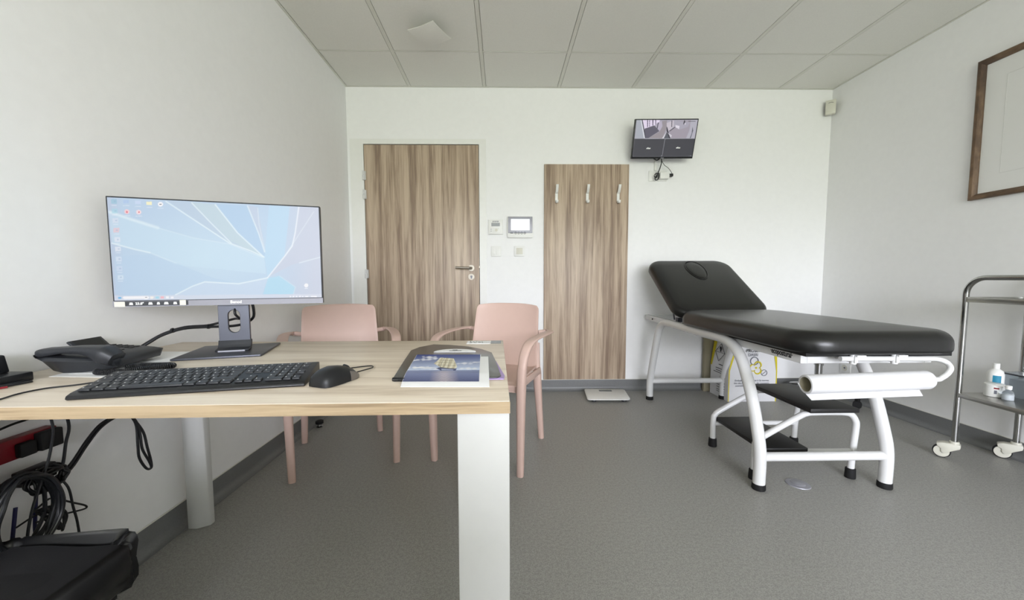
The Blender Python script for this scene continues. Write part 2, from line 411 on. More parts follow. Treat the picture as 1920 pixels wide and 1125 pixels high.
# door frame
b=MB()
b.prism([(DX0-.112,0),(DX0-.112,DZ+.045),(DX1+.062,DZ+.045),(DX1+.062,0),(DX1+.004,0),(DX1+.004,DZ+.004),(DX0-.004,DZ+.004),(DX0-.004,0)],'y',YB-.006,YB+.02)
struct('trim_4',b,'jamb')
d=struct('door_1',MB().box(DX0,DX1,YB-.004,YB+.036,.006,DZ-.002),'doorwood',bevel=.001)
def child(name,mb,m,parent,**k): return part(name,mb,m,parent,**k)
b=MB(); hx,hy,hz=-.257,YB-.004,1.045
b.cyl((hx,hy,hz),(hx,hy-.008,hz),.026,28)
b.tube([(hx,hy-.008,hz),(hx,hy-.045,hz),(hx-.012,hy-.058,hz),(hx-.125,hy-.058,hz+.003)],.0095,14)
child('door_handle',b,'satin',d)
b=MB(); b.cyl((hx,hy,.972),(hx,hy-.008,.972),.026,28); b.cyl((hx,hy-.008,.975),(hx,hy-.011,.975),.0085,14,mi=1); b.box(hx-.005,hx+.005,hy-.0105,hy-.008,.958,.972,mi=1)
child('lock_rosette',b,['satin','darkmetal'],d)
for z in(1.797,1.645,1.0):
    b=MB(); b.cyl((DX0-.002,YB-.022,z-.038),(DX0-.002,YB-.022,z-.001),.009,12); b.cyl((DX0-.002,YB-.022,z+.001),(DX0-.002,YB-.022,z+.036),.007,12)
    b.box(DX0-.002,DX0+.014,YB-.02,YB-.003,z-.036,z+.034)
    child('hinge',b,'whitemetal',d)
b=MB(); b.box(DX1-.002,DX1+.006,YB-.018,YB-.002,1.045,1.062); child('strike_plate',b,'satin',d)
b=MB(); b.box(DX0-.006,DX1+.006,YB+.04,YB+T,0,DZ+.006); struct('trim_5',b,'blackmatte')

# coat panel + hooks
t=thing('wall_panel','tall grey oak laminate wall panel beside the door','panel',(.697,YB,.1))
part('board',MB().box(.347,1.045,YB-.018,YB-.0005,.1,1.889),'doorwood',t,bevel=.001)
def hook_mesh(hx):
    b=MB(); y=YB-.018
    b.box(hx-.011,hx+.011,y-.006,y,1.585,1.66)
    b.tube([(hx,y-.004,1.655),(hx,y-.018,1.66),(hx,y-.042,1.69),(hx,y-.052,1.716)],[(.011,.0045)]*4,12,smooth=4,side=(1,0,0),sq=.5)
    b.tube([(hx,y-.004,1.592),(hx,y-.016,1.578),(hx,y-.034,1.578),(hx,y-.042,1.594)],[(.011,.005)]*4,12,smooth=4,side=(1,0,0),sq=.5)
    return b
for hx,lb in((.448,'white coat hook nearest the door on the wood panel'),(.702,'middle white coat hook on the wood panel'),(.957,'white coat hook nearest the examination couch on the wood panel')):
    solo('coat_hook',hook_mesh(hx),'whiteplastic',lb,'hook','coat hooks on the wood panel',bevel=.001)

# ---------------------------------------------------------------- desk
DZt=.715; th=.026
desk=thing('desk','light oak office desk with white angular legs in the foreground','desk',(-.62,1.13,0))
part('desktop',MB().prism([(-1.246,.7385),(.0142,.7525),(.002,1.506),(-1.246,1.506)],'z',DZt-th,DZt),'deskwood',desk,bevel=.0015)
part('shaded_edge_band',MB().prism([(-1.246,.7375),(.0147,.7515),(.0147,.7525),(-1.246,.7385)],'z',DZt-th+.0008,DZt-.0012),'shadedwood',desk,label='oak edge band, darkened to stand in for shade')  # front strip carries its shade as a darker oak colour
def desk_leg(cx,cy,sx,sy,h=.053,cb=.03,hy=None):
    hy=hy or h
    """square top, inner corner cut wider towards the foot; sx,sy = direction of the cut corner"""
    rings=[]
    for z,c,g in((0,cb,0.0),(DZt-th-.001,.008,0.0)):
        p=[(-h,-hy),(h-c,-hy),(h,-hy+min(c,hy)),(h,hy),(-h,hy)]
        r=[(cx+sx*x,cy+sy*y*1,z) for x,y in p]
        rings.append(r)
    return MB().rings(rings)
part('leg',desk_leg(-.0395,.813,-1,-1),'deskleg',desk,bevel=.003)
part('leg',desk_leg(-1.177,1.458,1,1,.035,.036,.023),'deskleg',desk,bevel=.003)
part('leg',desk_leg(-.055,1.44,-1,-1),'deskleg',desk,bevel=.003)
part('leg',desk_leg(-1.19,.80,1,1),'deskleg',desk,bevel=.003)
part('frame_rail',MB().box(-1.13,-.11,1.40,1.425,.64,.688),'whitemetal',desk,bevel=.002); part('frame_rail',MB().box(-1.13,-.10,.86,.88,.65,.688),'whitemetal',desk,bevel=.002)
# strip of taped paper label on the desk corner
t=thing('paper_strip','narrow printed strip taped on the back right corner of the desk','label strip',(-.075,1.455,DZt))
part('strip',MB().box(-.135,-.045,1.425,1.484,DZt,DZt+.0012),'paper',t)
part('tape',MB().box(-.045,-.006,1.43,1.494,DZt,DZt+.001),'clear',t,label='clear tape')
b=MB()
for i in range(15):
    x=-.128+random.random()*.06; y=1.435+.04*random.random(); w=.003+.004*random.random()
    b.box(x,x+w,y,y+.006,DZt+.0012,DZt+.0016)
part('print',b,'ink',t)

# added out-of-view cupboard behind the camera, shading the desk leg and front edge
t=thing('light_blocker_cupboard','added unseen light blocker shaped as a low cupboard behind the camera','blocker',(-.20,-.9,0))
part('body',MB().box(-.72,.50,-1.1,-.70,.0,.93),'offwhite',t,bevel=.003); part('top',MB().box(-.73,.51,-1.11,-.685,.93,.955),'deskwood',t,bevel=.002)
for x0 in(-.715,-.108):
    d_=part('blocker_door',MB().box(x0,x0+.601,-.70,-.682,.06,.92),'offwhite',t,bevel=.002); part('handle',MB().box(x0+(.55 if x0<-.5 else .035),x0+(.57 if x0<-.5 else .055),-.682,-.66,.55,.68),'steel',d_,bevel=.002)

# ---------------------------------------------------------------- monitor on the desk
def wallpaper(x,y):
    C=np.zeros((len(x),3)); base=lina((186,211,236)); lt=lina((206,232,246)); gr=lina((205,208,224)); cy=lina((196,232,246))
    C[:]=base
    fx,fy=1500,470
    d=np.hypot(x-1150,(y-430)*1.6); k=np.clip(1-d/520,0,1)[:,None]; C=C*(1-k*.8)+lt*k*.8
    k=np.clip((x-1500)/260,0,1)[:,None]; C=C*(1-k)+gr*k
    k=np.clip(1-(x-610)/90,0,1)[:,None]*.6; C=C*(1-k)+lina((190,192,214))*k
    A=[(620,165),(830,240),(1100,320),(1300,355),(1490,430),(1500,520),(1000,470),(850,400),(630,345)]
    m=inpoly(x,y,A); C[m]=C[m]*.45+lina((208,236,250))*.55
    for poly,c,a in(([(960,115),(1095,125),(1310,340),(1490,430),(1300,350)],(186,204,222),.7),
                  ([(1095,125),(1225,140),(1345,300),(1490,430),(1310,340)],(196,216,218),.7),
                  ([(1225,140),(1400,150),(1495,400),(1490,430),(1345,300)],(168,204,236),.75),
                  ([(1400,150),(1455,160),(1497,400)],(196,204,224),.7),
                  ([(1515,150),(1625,160),(1600,420),(1510,540),(1492,430)],(184,222,246),.85),
                  ([(1672,165),(1790,170),(1800,430),(1640,470),(1510,540),(1600,420),(1642,370)],(204,206,222),.8),
                  ([(1512,545),(1575,530),(1660,592),(1650,632),(1485,632)],(168,224,246),.85),
                  ([(990,640),(1160,565),(1350,575),(1510,545),(1480,640)],(206,222,242),.7),
                  ([(850,410),(1000,460),(1200,540),(1350,575),(1160,565),(990,640),(640,640),(640,420)],(184,212,238),.6)):
        m=inpoly(x,y,poly); C[m]=C[m]*(1-a)+lina(c)*a
    def ln(pts,w,c,a=1,soft=4):
        nonlocal C
        d=dline(x,y,pts); k=np.clip((w*.7+soft-d)/soft,0,1)[:,None]**1.3*a*.8; C=C*(1-k)+lina(c)*k
    C=C*.72+lina((204,222,240))*.28
    wt=(238,252,255)
    ln([(950,118),(1300,350),(1420,395),(1490,428)],2,wt,.95); ln([(1095,130),(1200,240),(1310,350)],2,wt,.95)
    ln([(1225,142),(1345,295),(1485,425)],2.5,wt,.95); ln([(1400,152),(1460,300),(1492,400)],2,wt,.8); ln([(1455,165),(1462,250),(1495,400)],1,wt,.5)
    ln([(1672,165),(1655,300),(1640,370),(1600,425),(1510,540)],2.5,(244,250,255),.95); ln([(1750,190),(1600,425)],1,wt,.5)
    ln([(625,170),(740,210),(900,262)],5,wt,.7,10); ln([(900,262),(1100,320),(1300,355),(1480,430)],1,wt,.4,4)
    ln([(630,345),(760,380),(850,400)],3,wt,.9); ln([(850,400),(1000,460)],2,wt,.4)
    ln([(990,640),(1090,590),(1160,565),(1250,570),(1350,575),(1510,542)],2.5,wt,.95); ln([(1680,460),(1790,430)],1.5,wt,.7)
    ln([(1575,532),(1660,592),(1650,632)],1.5,(214,232,244),.8)
    for k,yy in enumerate((112,165,218,272,325,378,435,490,540)):
        cx=652+k*2.4; C[(abs(x-cx)<17)&(abs(y-yy)<13)]=C[(abs(x-cx)<17)&(abs(y-yy)<13)]*.35+lina([(150,200,220),(170,220,235),(226,232,246),(244,200,206),(236,240,250),(240,244,252),(226,236,250),(214,226,246),(226,240,250)][k])*.65
        m=(abs(x-cx)<15)&(abs(y-yy-22)<2.2); C[m]=C[m]*.5+.5*lina((240,246,255))
        m=(abs(x-cx-4)<6)&(abs(y-yy)<4); C[m]=C[m]*.5+.5*lina((150,180,214))
    for cx,yy,c in((723,115,(180,206,240)),(790,121,(206,222,248)),(855,127,(250,246,206)),(919,133,(252,252,255)),(725,170,(248,214,220)),(793,174,(250,226,232))):
        m=(np.hypot((x-cx)/1.15,y-yy)<13) if c[0]>246 and c[2]>208 else (abs(x-cx)<16)&(abs(y-yy)<9); C[m]=lina(c)
        m=(abs(x-cx)<18)&(abs(y-yy-22)<2); C[m]=C[m]*.5+.5*lina((240,246,255))
    m=np.hypot(x-725,y-172)<6; C[m]=lina((232,120,136)); m=np.hypot(x-795,y-174)<4; C[m]=lina((226,110,120)); m=(abs(x-921)<7)&(abs(y-133)<2); C[m]=lina((90,90,96))
    # taskbar
    yb=646-(x-628)*16/1175
    m=y>yb; C[m]=C[m]*.3+lina((222,226,238))*.7
    m=((x>690)&(x<828)&(abs(y-(yb+13))<8.5))|(np.hypot(x-690,y-yb-13)<8.5)|(np.hypot(x-828,y-yb-13)<8.5); C[m]=lina((252,252,255))
    m=(abs(x-820)<6)&(abs(y-yb-11)<2); C[m]=lina((150,150,160))
    for cx,c in((663,(120,190,236)),(853,(252,248,240)),(885,(170,222,240)),(914,(246,190,200)),(943,(250,252,255)),(972,(250,250,255))):
        m=(abs(x-cx)<9)&(abs(y-yb-13)<6); C[m]=lina(c)
    for cx in(1634,1650,1667,1685,1700,1722,1752,1768): 
        m=(abs(x-cx)<(4 if cx<1710 else 8))&(abs(y-yb-13)<3.5); C[m]=lina((250,250,255))
    m=(np.hypot(x-1718,y-583)<11); C[m]=lina((250,250,252)); m=(abs(x-1718)<8)&(abs(y-600)<2); C[m]=lina((240,246,252))
    return C
mo=thing('monitor','large widescreen computer monitor on the oak desk, lit with a blue wallpaper','monitor',(-.915,1.30,DZt),(0,0,R(17)))
sw,z0,z1,sy=.29,.160,.494,-.03
b=MB(); b.box(-sw,sw,sy,sy+.022,z0,z1); b.box(-.15,.15,sy+.02,sy+.045,z0+.05,z1-.05)
part('housing',b,'charcoal',mo,bevel=.002)
sx0,sx1,sz0,sz1=-sw+.0045,sw-.0035,z0+.020,z1-.0045
picture('screen',lambda u,v:(sx0+(sx1-sx0)*u,sy-.0012,sz0+(sz1-sz0)*v),460,260,wallpaper,[(630,676),(1802,648),(1775,168),(612,88)],paint_mat('lit_wallpaper',emit=.86*SCR,rough=.2),mo)
bz=part('lower_bezel',MB().box(-sw,sw,sy-.002,sy+.001,z0,z0+.018),'bezel',mo,label='grey lower bezel')
text('logo','Benod',.0125,(.03,sy-.0022,z0+.0095),(1,0,0),(0,0,1),'whiteplastic',mo,bold=.0003)
st=part('feature_sticker',MB().box(-sw+.028,-sw+.19,sy-.0028,sy-.002,z0+.003,z0+.017),'charcoal',mo,label='dark sticker strip with white symbols')
text('sticker_text','23.8"',.010,(-sw+.066,sy-.003,z0+.0095),(1,0,0),(0,0,1),'whiteplastic',st,bold=.0004)
sxs=-sw
for x,w in((.045,.010),(.093,.011),(.113,.008),(.133,.012),(.156,.010)):
    part('sticker_symbol',MB().prism([(sxs+x-w/2,z0+.006),(sxs+x+w/2,z0+.006),(sxs+x+w*.35,z0+.0135),(sxs+x-w*.35,z0+.0135)],'y',sy-.0032,sy-.0027),'whiteplastic',st)

part('white_sticker',MB().box(-sw+.004,-sw+.030,sy-.003,sy-.002,z0+.001,z0+.016),'offwhite',mo); part('white_sticker',MB().box(-sw+.168,-sw+.184,sy-.0036,sy-.0025,z0+.003,z0+.019),'offwhite',mo)
# stand: slotted neck, hinge foot, base plate
outer=rrect(-.045+.012,.045+.012,.035,.25,.004,6); inner=[]
L=.03
for (x,z) in outer:
    pass
def stadium(cx,cz,r,h,n):
    p=[]
    q=n//4
    for k,(ox,oz,a0) in enumerate(((0,h,0),(0,h,90),(0,-h,180),(0,-h,270))):
        for i in range(q):
            a=R(a0+90*i/(q-1)); p.append((cx+ox+r*math.cos(a),cz+oz+r*math.sin(a)))
    return p
inner=stadium(.012,.103,.017,.021,len(outer))
b=MB(); plate_hole(b,outer,inner,-.002,.008)
part('neck',b,'darkmetal',mo,bevel=.0012,bseg=1)
b=MB(); b.prism([(-.002,.04),(.009,.04),(.006,.022),(-.004,.008),(-.034,.006),(-.036,.012),(-.012,.016),(-.006,.026)],'x',-.036,.060)
part('foot_bracket',b,'charcoal',mo,bevel=.002); part('foot_trim',MB().box(-.026,.05,-.039,-.035,.0065,.0105),'silver',mo)
b=MB().prism(rrect(-.118,.12,-.125,.115,.004,3),'z',.0,.0065); part('base',b,'darkmetal',mo,bevel=.001)

# cable from the monitor
b=MB(); b.tube([(-.845,1.30,.90),(-.845,1.315,.86),(-.865,1.34,.825),(-.905,1.345,.803),(-.96,1.35,.795),(-1.03,1.36,.792),(-1.12,1.36,.786),(-1.18,1.345,.766),(-1.215,1.33,.742),(-1.238,1.31,.722)],.0045,10,smooth=6)
b.tube([(-.905,1.32,.88),(-.898,1.30,.845),(-.90,1.325,.825),(-.93,1.345,.822),(-.98,1.352,.81),(-1.04,1.365,.797),(-1.12,1.365,.791),(-1.18,1.35,.771),(-1.22,1.335,.745),(-1.243,1.318,.724)],.004,10,smooth=6)
b.tube([(-1.032,1.362,.794),(-1.038,1.362,.793)],.0085,10); b.tube([(-1.15,1.355,.782),(-1.156,1.354,.78)],.0085,10)
solo('monitor_cable',b,'black','pair of black cables running from the monitor stand to the left wall','cable')

# ---------------------------------------------------------------- keyboard
kb=thing('keyboard','flat black full-size keyboard in front of the monitor','keyboard',(-.884,.775,DZt),(0,0,R(12)))
kw,kd=.442,.140
def kz(y): return .012+.014*y/kd
b=MB(); pr=[(0,.003),(.004,.0),(kd-.004,.0),(kd,.006),(kd,kz(kd)+.002),(kd-.008,kz(kd)+.003),(.014,kz(0)+.001),(.003,.009)]
b.prism(pr,'x',0,kw)
part('body',b,'black',kb,bevel=.0015)
u=.0190
rows=[]  # (row y, [(x,width,depth)])
y0=.016
def krow(r,items,start=0):
    x=start; out=[]
    for w in items:
        if w>0: out.append((x,w))
        x+=abs(w)
    rows.append((r,out))
krow(0,[1.25,1.25,1.25,6.25,1.25,1.25,1.25,1.25,-.25,1,1,1,-.25,2,1,1])
krow(1,[1.25,1,1,1,1,1,1,1,1,1,1,1,2.75,-.25,-1,1,-1,-.25,1,1,1])
krow(2,[1.75,1,1,1,1,1,1,1,1,1,1,1,1,1.25,-3.5,1,1,1,1])
krow(3,[1.5,1,1,1,1,1,1,1,1,1,1,1,1,1.5,-.25,1,1,1,-.25,1,1,1])
krow(4,[1,1,1,1,1,1,1,1,1,1,1,1,1,2,-.25,1,1,1,-.25,1,1,1,1])
krow(5,[1,-1,1,1,1,1,-.5,1,1,1,1,-.5,1,1,1,1,-.25,1,1,1,-.25,1,1,1,1])
cache={}
for r,items in rows:
    yy=y0+r*.0192
    for x,w in items:
        key=(round(w,2))
        if key not in cache:
            kwid=w*u-.0028; g=.0014
            b=MB(); rr=[]
            for ins,z in((0,0),(.0003,.0022),(.0016,.0036)): rr.append([(px,py,z) for px,py in rrect(g+ins,g+kwid-ins,g+ins,.0192-g-ins,.0016,2)])
            b.rings(rr); b.add([(.004,.010,.00375),(.0065,.010,.00375),(.0065,.0138,.00375),(.004,.0138,.00375)],[(0,1,2,3)],1)
            cache[key]=mesh_obj('key',b,['charcoal','paper']); o=cache[key]
        else:
            o=cache[key].copy(); col.objects.link(o)
        o.parent=kb; o.location=(.008+x*u*.985,yy,kz(yy)+.0008); o.rotation_euler=(math.atan2(.014,kd),0,0); o['group']='keys of the keyboard'
# mouse
ms=thing('computer_mouse','black computer mouse with grey side at the right of the keyboard','mouse',(-.398,.905,DZt),(0,0,R(-22)))
def mouse_ring(y,z):
    pass
b=MB(); rings=[]
prof=[(-.055,.012,.002),(-.053,.024,.020),(-.045,.030,.029),(-.03,.033,.036),(-.008,.034,.039),(.018,.032,.035),(.038,.030,.026),(.05,.026,.016),(.055,.015,.008)]
for y,w,h in prof:
    ring=[]
    for i in range(17):
        a=PI*i/16; c=math.cos(a); s_=math.sin(a)
        ring.append((math.copysign(abs(c)**.7,c)*w,y,.0015+h*abs(s_)**.75))
    rings.append(ring)
b.rings(rings); part('shell',b,'black',ms,smooth=60)
b=MB(); b.tube([(.0,.048,.017),(0,.040,.0275),(0,.028,.0335)],[(.0035,.004)]*3,10,smooth=3,side=(1,0,0)); part('scroll_wheel',b,'charcoal',ms)
b=MB(); rings=[]
for y,w,h in prof[5:]:
    rings.append([(w*1.015-.0003,y,.002),(w*1.03,y,.002+h*.3),(w*.985,y,.002+h*.52),(w*.90,y,.002+h*.66),(w*.6,y,.002)])
b.rings(rings); part('side_grip',b,'sidegrip',ms,label='grey side grip',smooth=60)
b=MB(); zc=DZt+.003
b.tube([(-.378,.957,.722),(-.366,.985,.722),(-.352,1.03,.720),(-.366,1.055,.719),(-.405,1.04,.718),(-.44,1.01,.718),(-.48,.985,.7175)],.0016,8,smooth=6)
solo('mouse_cable',b,'black','thin black mouse cable looping towards the keyboard','cable')
b=MB(); b.tube([(-.60,1.035,.7175),(-.68,1.03,.7175),(-.75,1.0,.7175),(-.80,.975,.7175),(-.86,.955,.7175),(-.945,.92,.7175),(-.985,.885,.7175),(-1.02,.86,.7175),(-1.03,.82,.7175),(-1.02,.78,.7175),(-1.025,.745,.7175),(-1.03,.734,.711),(-1.03,.733,.66)],.0018,8,smooth=6)
solo('keyboard_cable',b,'black','thin black cable from behind the keyboard to the left desk edge','cable')

# ---------------------------------------------------------------- desk phone on paper sheets
t=thing('paper_sheet','white paper sheets under the black desk phone','paper',(-1.08,1.12,DZt))
part('sheet',MB().prism([(-1.145,.975),(-.985,.962),(-1.02,1.30),(-1.19,1.31)],'z',DZt,DZt+.0006),'paper',t)
part('sheet',MB().prism([(-1.125,1.0),(-.975,1.0),(-1.0,1.285),(-1.17,1.28)],'z',DZt+.0006,DZt+.0012),'paper',t)
PZ=DZt+.0014
ph=thing('desk_phone','black office phone with coiled cord beside the monitor','phone',(-1.127,1.095,PZ),(0,0,R(98)))
b=MB(); rings=[]
# lofted along local y (user side negative): (y, half width at top, half width at bottom, z bottom, z top)
for y,wt,wb_,zb,zt in((-.094,.075,.07,.020,.027),(-.088,.092,.078,.010,.032),(-.06,.102,.080,.003,.037),(-.01,.106,.084,.0,.042),(.03,.106,.084,.0,.045),(.055,.106,.080,.006,.046),(.075,.104,.08,.030,.046),(.079,.100,.09,.040,.044)):
    m_=max((zb+zt)/2+.010,zt-.010)
    rings.append([(-wb_,y,zb),(wb_,y,zb),(wt,y,m_),(wt-.004,y,zt-.002),(wt-.014,y,zt),(-wt+.014,y,zt),(-wt+.004,y,zt-.002),(-wt,y,m_)])
b.rings(rings); part('body',b,'charcoal',ph,smooth=50)
b=MB(); b.tube([(-.080,.074,.055),(-.080,.062,.0555),(-.080,.02,.060),(-.080,-.03,.058),(-.080,-.066,.046),(-.080,-.090,.033)],[(.022,.0095),(.026,.0115),(.022,.0085),(.023,.012),(.029,.023),(.024,.016)],18,smooth=5,side=(1,0,0),sq=.6)
part('handset',b,'charcoal',ph,smooth=60)
b=MB(); b.prism([(.064,.037),(.060,.042),(.086,.071),(.092,.067)],'x',.0,.104); dp=part('display',b,'charcoal',ph,bevel=.002)
b=MB(); b.prism([(.0635,.0459),(.0629,.0464),(.0835,.0694),(.0841,.0689)],'x',.010,.094); part('display_glass',b,'black',dp)
for i in range(4):
    for j in range(5):
        x=-.030+i*.017; y=.036-j*.0155; z=.0415+.10*y
        b=MB().box(x-.0065,x+.0065,y-.005,y+.005,z-.006,z+.0035) if (i,j)==(0,0) else None
        if b is not None: kb0=part('button',b,'black',ph,bevel=.001); kb0_ref=(x,y,z); kb0['group']='phone buttons'
        else:
            o=kb0.copy(); col.objects.link(o); o.parent=ph; o.location=(x-kb0_ref[0],y-kb0_ref[1],z-kb0_ref[2])
for j in range(5):
    y=.036-j*.0155; z=.0415+.10*y
    for x in(.058,.078):
        o=kb0.copy(); col.objects.link(o); o.parent=ph; o.location=(x-kb0_ref[0],y-kb0_ref[1],z-kb0_ref[2])
def helix(path,rad,turns,seg=9):
    P,_=catmull([Vector(p) for p in path],[(1,1)]*len(path),16)
    ln=[0]
    for a,c in zip(P[:-1],P[1:]): ln.append(ln[-1]+(c-a).length)
    out=[]; N=turns*seg; k=0
    for i in range(N+1):
        s_=ln[-1]*i/N
        while k<len(ln)-2 and ln[k+1]<s_: k+=1
        f=(s_-ln[k])/max(ln[k+1]-ln[k],1e-9); p=P[k].lerp(P[k+1],f); tt=(P[k+1]-P[k]).normalized()
        uu=Vector((0,0,1)); uu=(uu-tt*uu.dot(tt)).normalized(); ww=tt.cross(uu); a=2*PI*i/seg
        out.append(p+uu*rad*math.cos(a)+ww*rad*math.sin(a))
    return out
def tolocal(p): # room point to phone-local
    x,y,z=p; dx,dy=x+1.127,y-1.095; c_,s2=math.cos(R(98)),math.sin(R(98)); return (dx*c_+dy*s2,-dx*s2+dy*c_,z-PZ)
path=[tolocal(p) for p in((-1.012,1.035,.7240),(-1.0,1.060,.7235),(-.96,1.062,.7235),(-.915,1.064,.7235),(-.905,1.050,.7235),(-.93,1.030,.7235),(-.955,1.0,.7235),(-1.0,.985,.7235),(-1.035,.985,.7235),(-1.045,.995,.7235))]
b=MB(); b.tube(helix(path,.0060,84),.0019,5)
b.tube([tolocal(p) for p in((-1.062,1.012,.743),(-1.045,1.012,.738),(-1.025,1.022,.730),(-1.012,1.035,.728))],.0022,6,smooth=4)
part('coiled_cord',b,'black',ph,label='coiled black handset cord')

# black gadget at the left end of the desk
t=thing('card_reader','black box with an upright slot at the far left of the desk','card reader',(-1.19,.90,DZt))
part('base',MB().box(-1.243,-1.145,.86,.945,DZt,DZt+.022),'black',t,bevel=.003)
b=MB().prism([(.90,DZt+.022),(.935,DZt+.022),(.928,DZt+.066),(.905,DZt+.066)],'x',-1.243,-1.187); part('upright',b,'black',t,bevel=.004)
b=MB(); b.tube([(-1.24,.85,.718),(-1.19,.835,.719),(-1.15,.85,.7195),(-1.135,.88,.719),(-1.14,.93,.718)],.003,8,smooth=6); b.tube([(-1.24,.842,.7215),(-1.20,.822,.7185),(-1.155,.838,.719),(-1.13,.872,.7185),(-1.12,.92,.718)],.0025,8,smooth=6)
b.tube([(-1.24,.83,.7185),(-1.18,.812,.7185),(-1.14,.83,.7185),(-1.115,.87,.7185)],.0024,8,smooth=6,mi=1)
solo('reader_cable',b,['black','red'],'black and dark red leads in front of the black box on the desk','cable')

# ---------------------------------------------------------------- folder, brochure
t=thing('document_folder','dark grey document folder with rounded flap under the ship brochure','folder',(-.15,1.13,DZt))
fp=[(-.262,.900),(-.285,1.09),(-.305,1.27),(-.290,1.33),(-.250,1.385),(-.19,1.372),(-.118,1.335),(-.07,1.285),(-.035,1.225),(-.02,1.10),(-.004,.93),(-.012,.915),(-.20,.895)]
part('cover',MB().prism(fp,'z',DZt+.004,DZt+.0065),'folder',t,bevel=.0008)
part('back_cover',MB().prism([(x+.002,y+.004) for x,y in fp[:4]]+[(-.285,1.33),(-.04,1.24),(-.004,.93),(-.012,.918)],'z',DZt,DZt+.0015),'folder',t)
b=MB(); b.tube([(-.262,.906,DZt+.0052),(-.232,.901,DZt+.0052)],.0048,12); part('rolled_edge',b,'black',t,label='rolled glossy black edge')
part('lilac_sheet',MB().prism([(-.245,.905),(.003,.91),(.005,.94),(-.02,1.11),(-.26,1.1)],'z',DZt+.0015,DZt+.004),'purple',t,label='lilac sheet inside')
b=MB(); arc=[(-.228+.10*0,0)]
pts=[(-.155+.068*math.cos(R(a)),1.235+.05*math.sin(R(a))) for a in range(0,181,15)]
part('label',MB().prism(pts,'z',DZt+.0065,DZt+.0075),'paper',t,label='white half-round label')
b=MB(); b.box(-.175,-.135,1.247,1.252,DZt+.0075,DZt+.0082); b.box(-.165,-.15,1.262,1.267,DZt+.0075,DZt+.0082); part('label_print',b,'ink',t)
def ship(x,y):
    C=np.zeros((len(x),3)); sky1,sky2=lina((62,74,136)),lina((206,218,242))
    k=np.clip((y-225)/290,0,1)[:,None]**1.3; C[:]=sky1*(1-k)+sky2*k
    rs=np.random.RandomState(3)
    sea=y>(515+ (x-300)*.012)
    ks=np.clip((y-515)/150,0,1)[:,None]; s1,s2=lina((140,150,186)),lina((44,50,94))
    rip=(.5+.5*np.sin(y*.9+np.sin(x*.02)*3+np.sin(x*.051+y*.2)*1.5))[:,None]*.38
    cs=(s1*(1-ks)+s2*ks)*(1-rip)+lina((170,176,206))*rip; C[sea]=cs[sea]
    def blob(cx,cy,rx,ry,c,a):
        nonlocal C
        nn=1+.35*np.sin(x*.06+cy)+.3*np.sin(x*.023+y*.15+cx)
        k=np.clip(1.3-np.hypot((x-cx)/rx,(y-cy)/ry)/np.maximum(nn,.3),0,1)[:,None]*a; C=C*(1-k)+lina(c)*k
    wt=(246,246,252)
    for q in((660,275,90,14),(740,300,110,16),(640,325,150,14),(450,335,60,14),(1270,410,110,16),(1450,395,60,10),(560,470,170,16),(680,480,120,14),(460,465,120,14),(1350,500,180,14),(800,500,90,10)): blob(*q,wt,.85)
    # reflection
    st_=.5+.5*np.sin(y*.42+np.sin(x*.05)*2.2+np.sin(x*.013)*3); hx_=np.clip(1.15-np.abs(x-955-(y-600)*.1)/(185+.25*(y-535)),0,1); vy_=np.clip((y-528)/14,0,1)
    w_=(hx_*vy_*(.25+.75*st_)*.85)[:,None]; C=C*(1-w_)+lina((216,202,204))*w_
    # hull and sails
    hull=[(820,485),(900,470),(1150,500),(1130,535),(900,530),(840,500)]
    m=inpoly(x,y,hull); C[m]=lina((86,92,130)); m=inpoly(x,y,[(900,495),(1100,515),(1090,528),(905,525)]); C[m]=lina((170,180,206))
    sails=[(860,295),(1080,315),(1120,400),(1150,470),(1130,495),(1000,490),(890,475),(765,400),(820,350)]
    m=inpoly(x,y,sails); sh_=(.5+.5*np.sin((x+y*.3)*.075))[:,None]; C[m]=(lina((240,234,214))*sh_+lina((206,196,168))*(1-sh_))[m]
    for pts,w in(([(935,300),(900,380),(880,470)],4),([(1030,310),(1010,400),(1000,485)],3),([(840,340),(1095,365)],3),([(800,375),(1110,400)],3),([(850,430),(1130,445)],3),([(940,330),(960,400),(930,470)],3),([(840,425),(890,470),(1000,490),(1120,500)],4),([(980,285),(975,300)],5)):
        d=dline(x,y,pts); m=d<w; C[m]=C[m]*.35+lina((120,110,90))*.65
    m=dline(x,y,[(820,490),(860,478),(900,480)])<4; C[m]=lina((50,50,60))
    return C
br=thing('brochure','brochure with a sailing ship photo lying on the dark folder','brochure',(-.14,1.0,DZt))
def bz_(v): return DZt+.0085+.0035*min(1,v*3)
nl,nr,fl,fr=Vector((-.231,.857)),Vector((-.052,.853)),Vector((-.262,1.165)),Vector((-.066,1.16))
def bpt(u,v,dz=0):
    p=(nl*(1-u)+nr*u)*(1-v)+(fl*(1-u)+fr*u)*v; return (p.x,p.y,DZt+.001+.0115*min(1,v*4)**.7+dz)
def bpt2(u,v):
    p=(nl*(1-u)+nr*u)*(1-v)+(fl*(1-u)+fr*u)*v; return (p.x+.022,p.y-.001+.0*v,DZt+.0005+.0108*min(1,v*4)**.7)
b=MB().sheet(lambda u,v:bpt(u,v),12,24,(0,0,1),.0008); part('cover_page',b,'paper',br,smooth=60)
b=MB().sheet(lambda u,v:bpt2(u,v*.93),12,24,(0,0,1),.0006); part('under_page',b,'paper',br,smooth=60)
picture('ship_photo',lambda u,v:bpt(.005+.985*u,.075+.92*v,.0006),220,170,ship,[(265,660),(1515,670),(1490,255),(470,225)],paint_mat('printed_ship_photo',rough=.65),br)

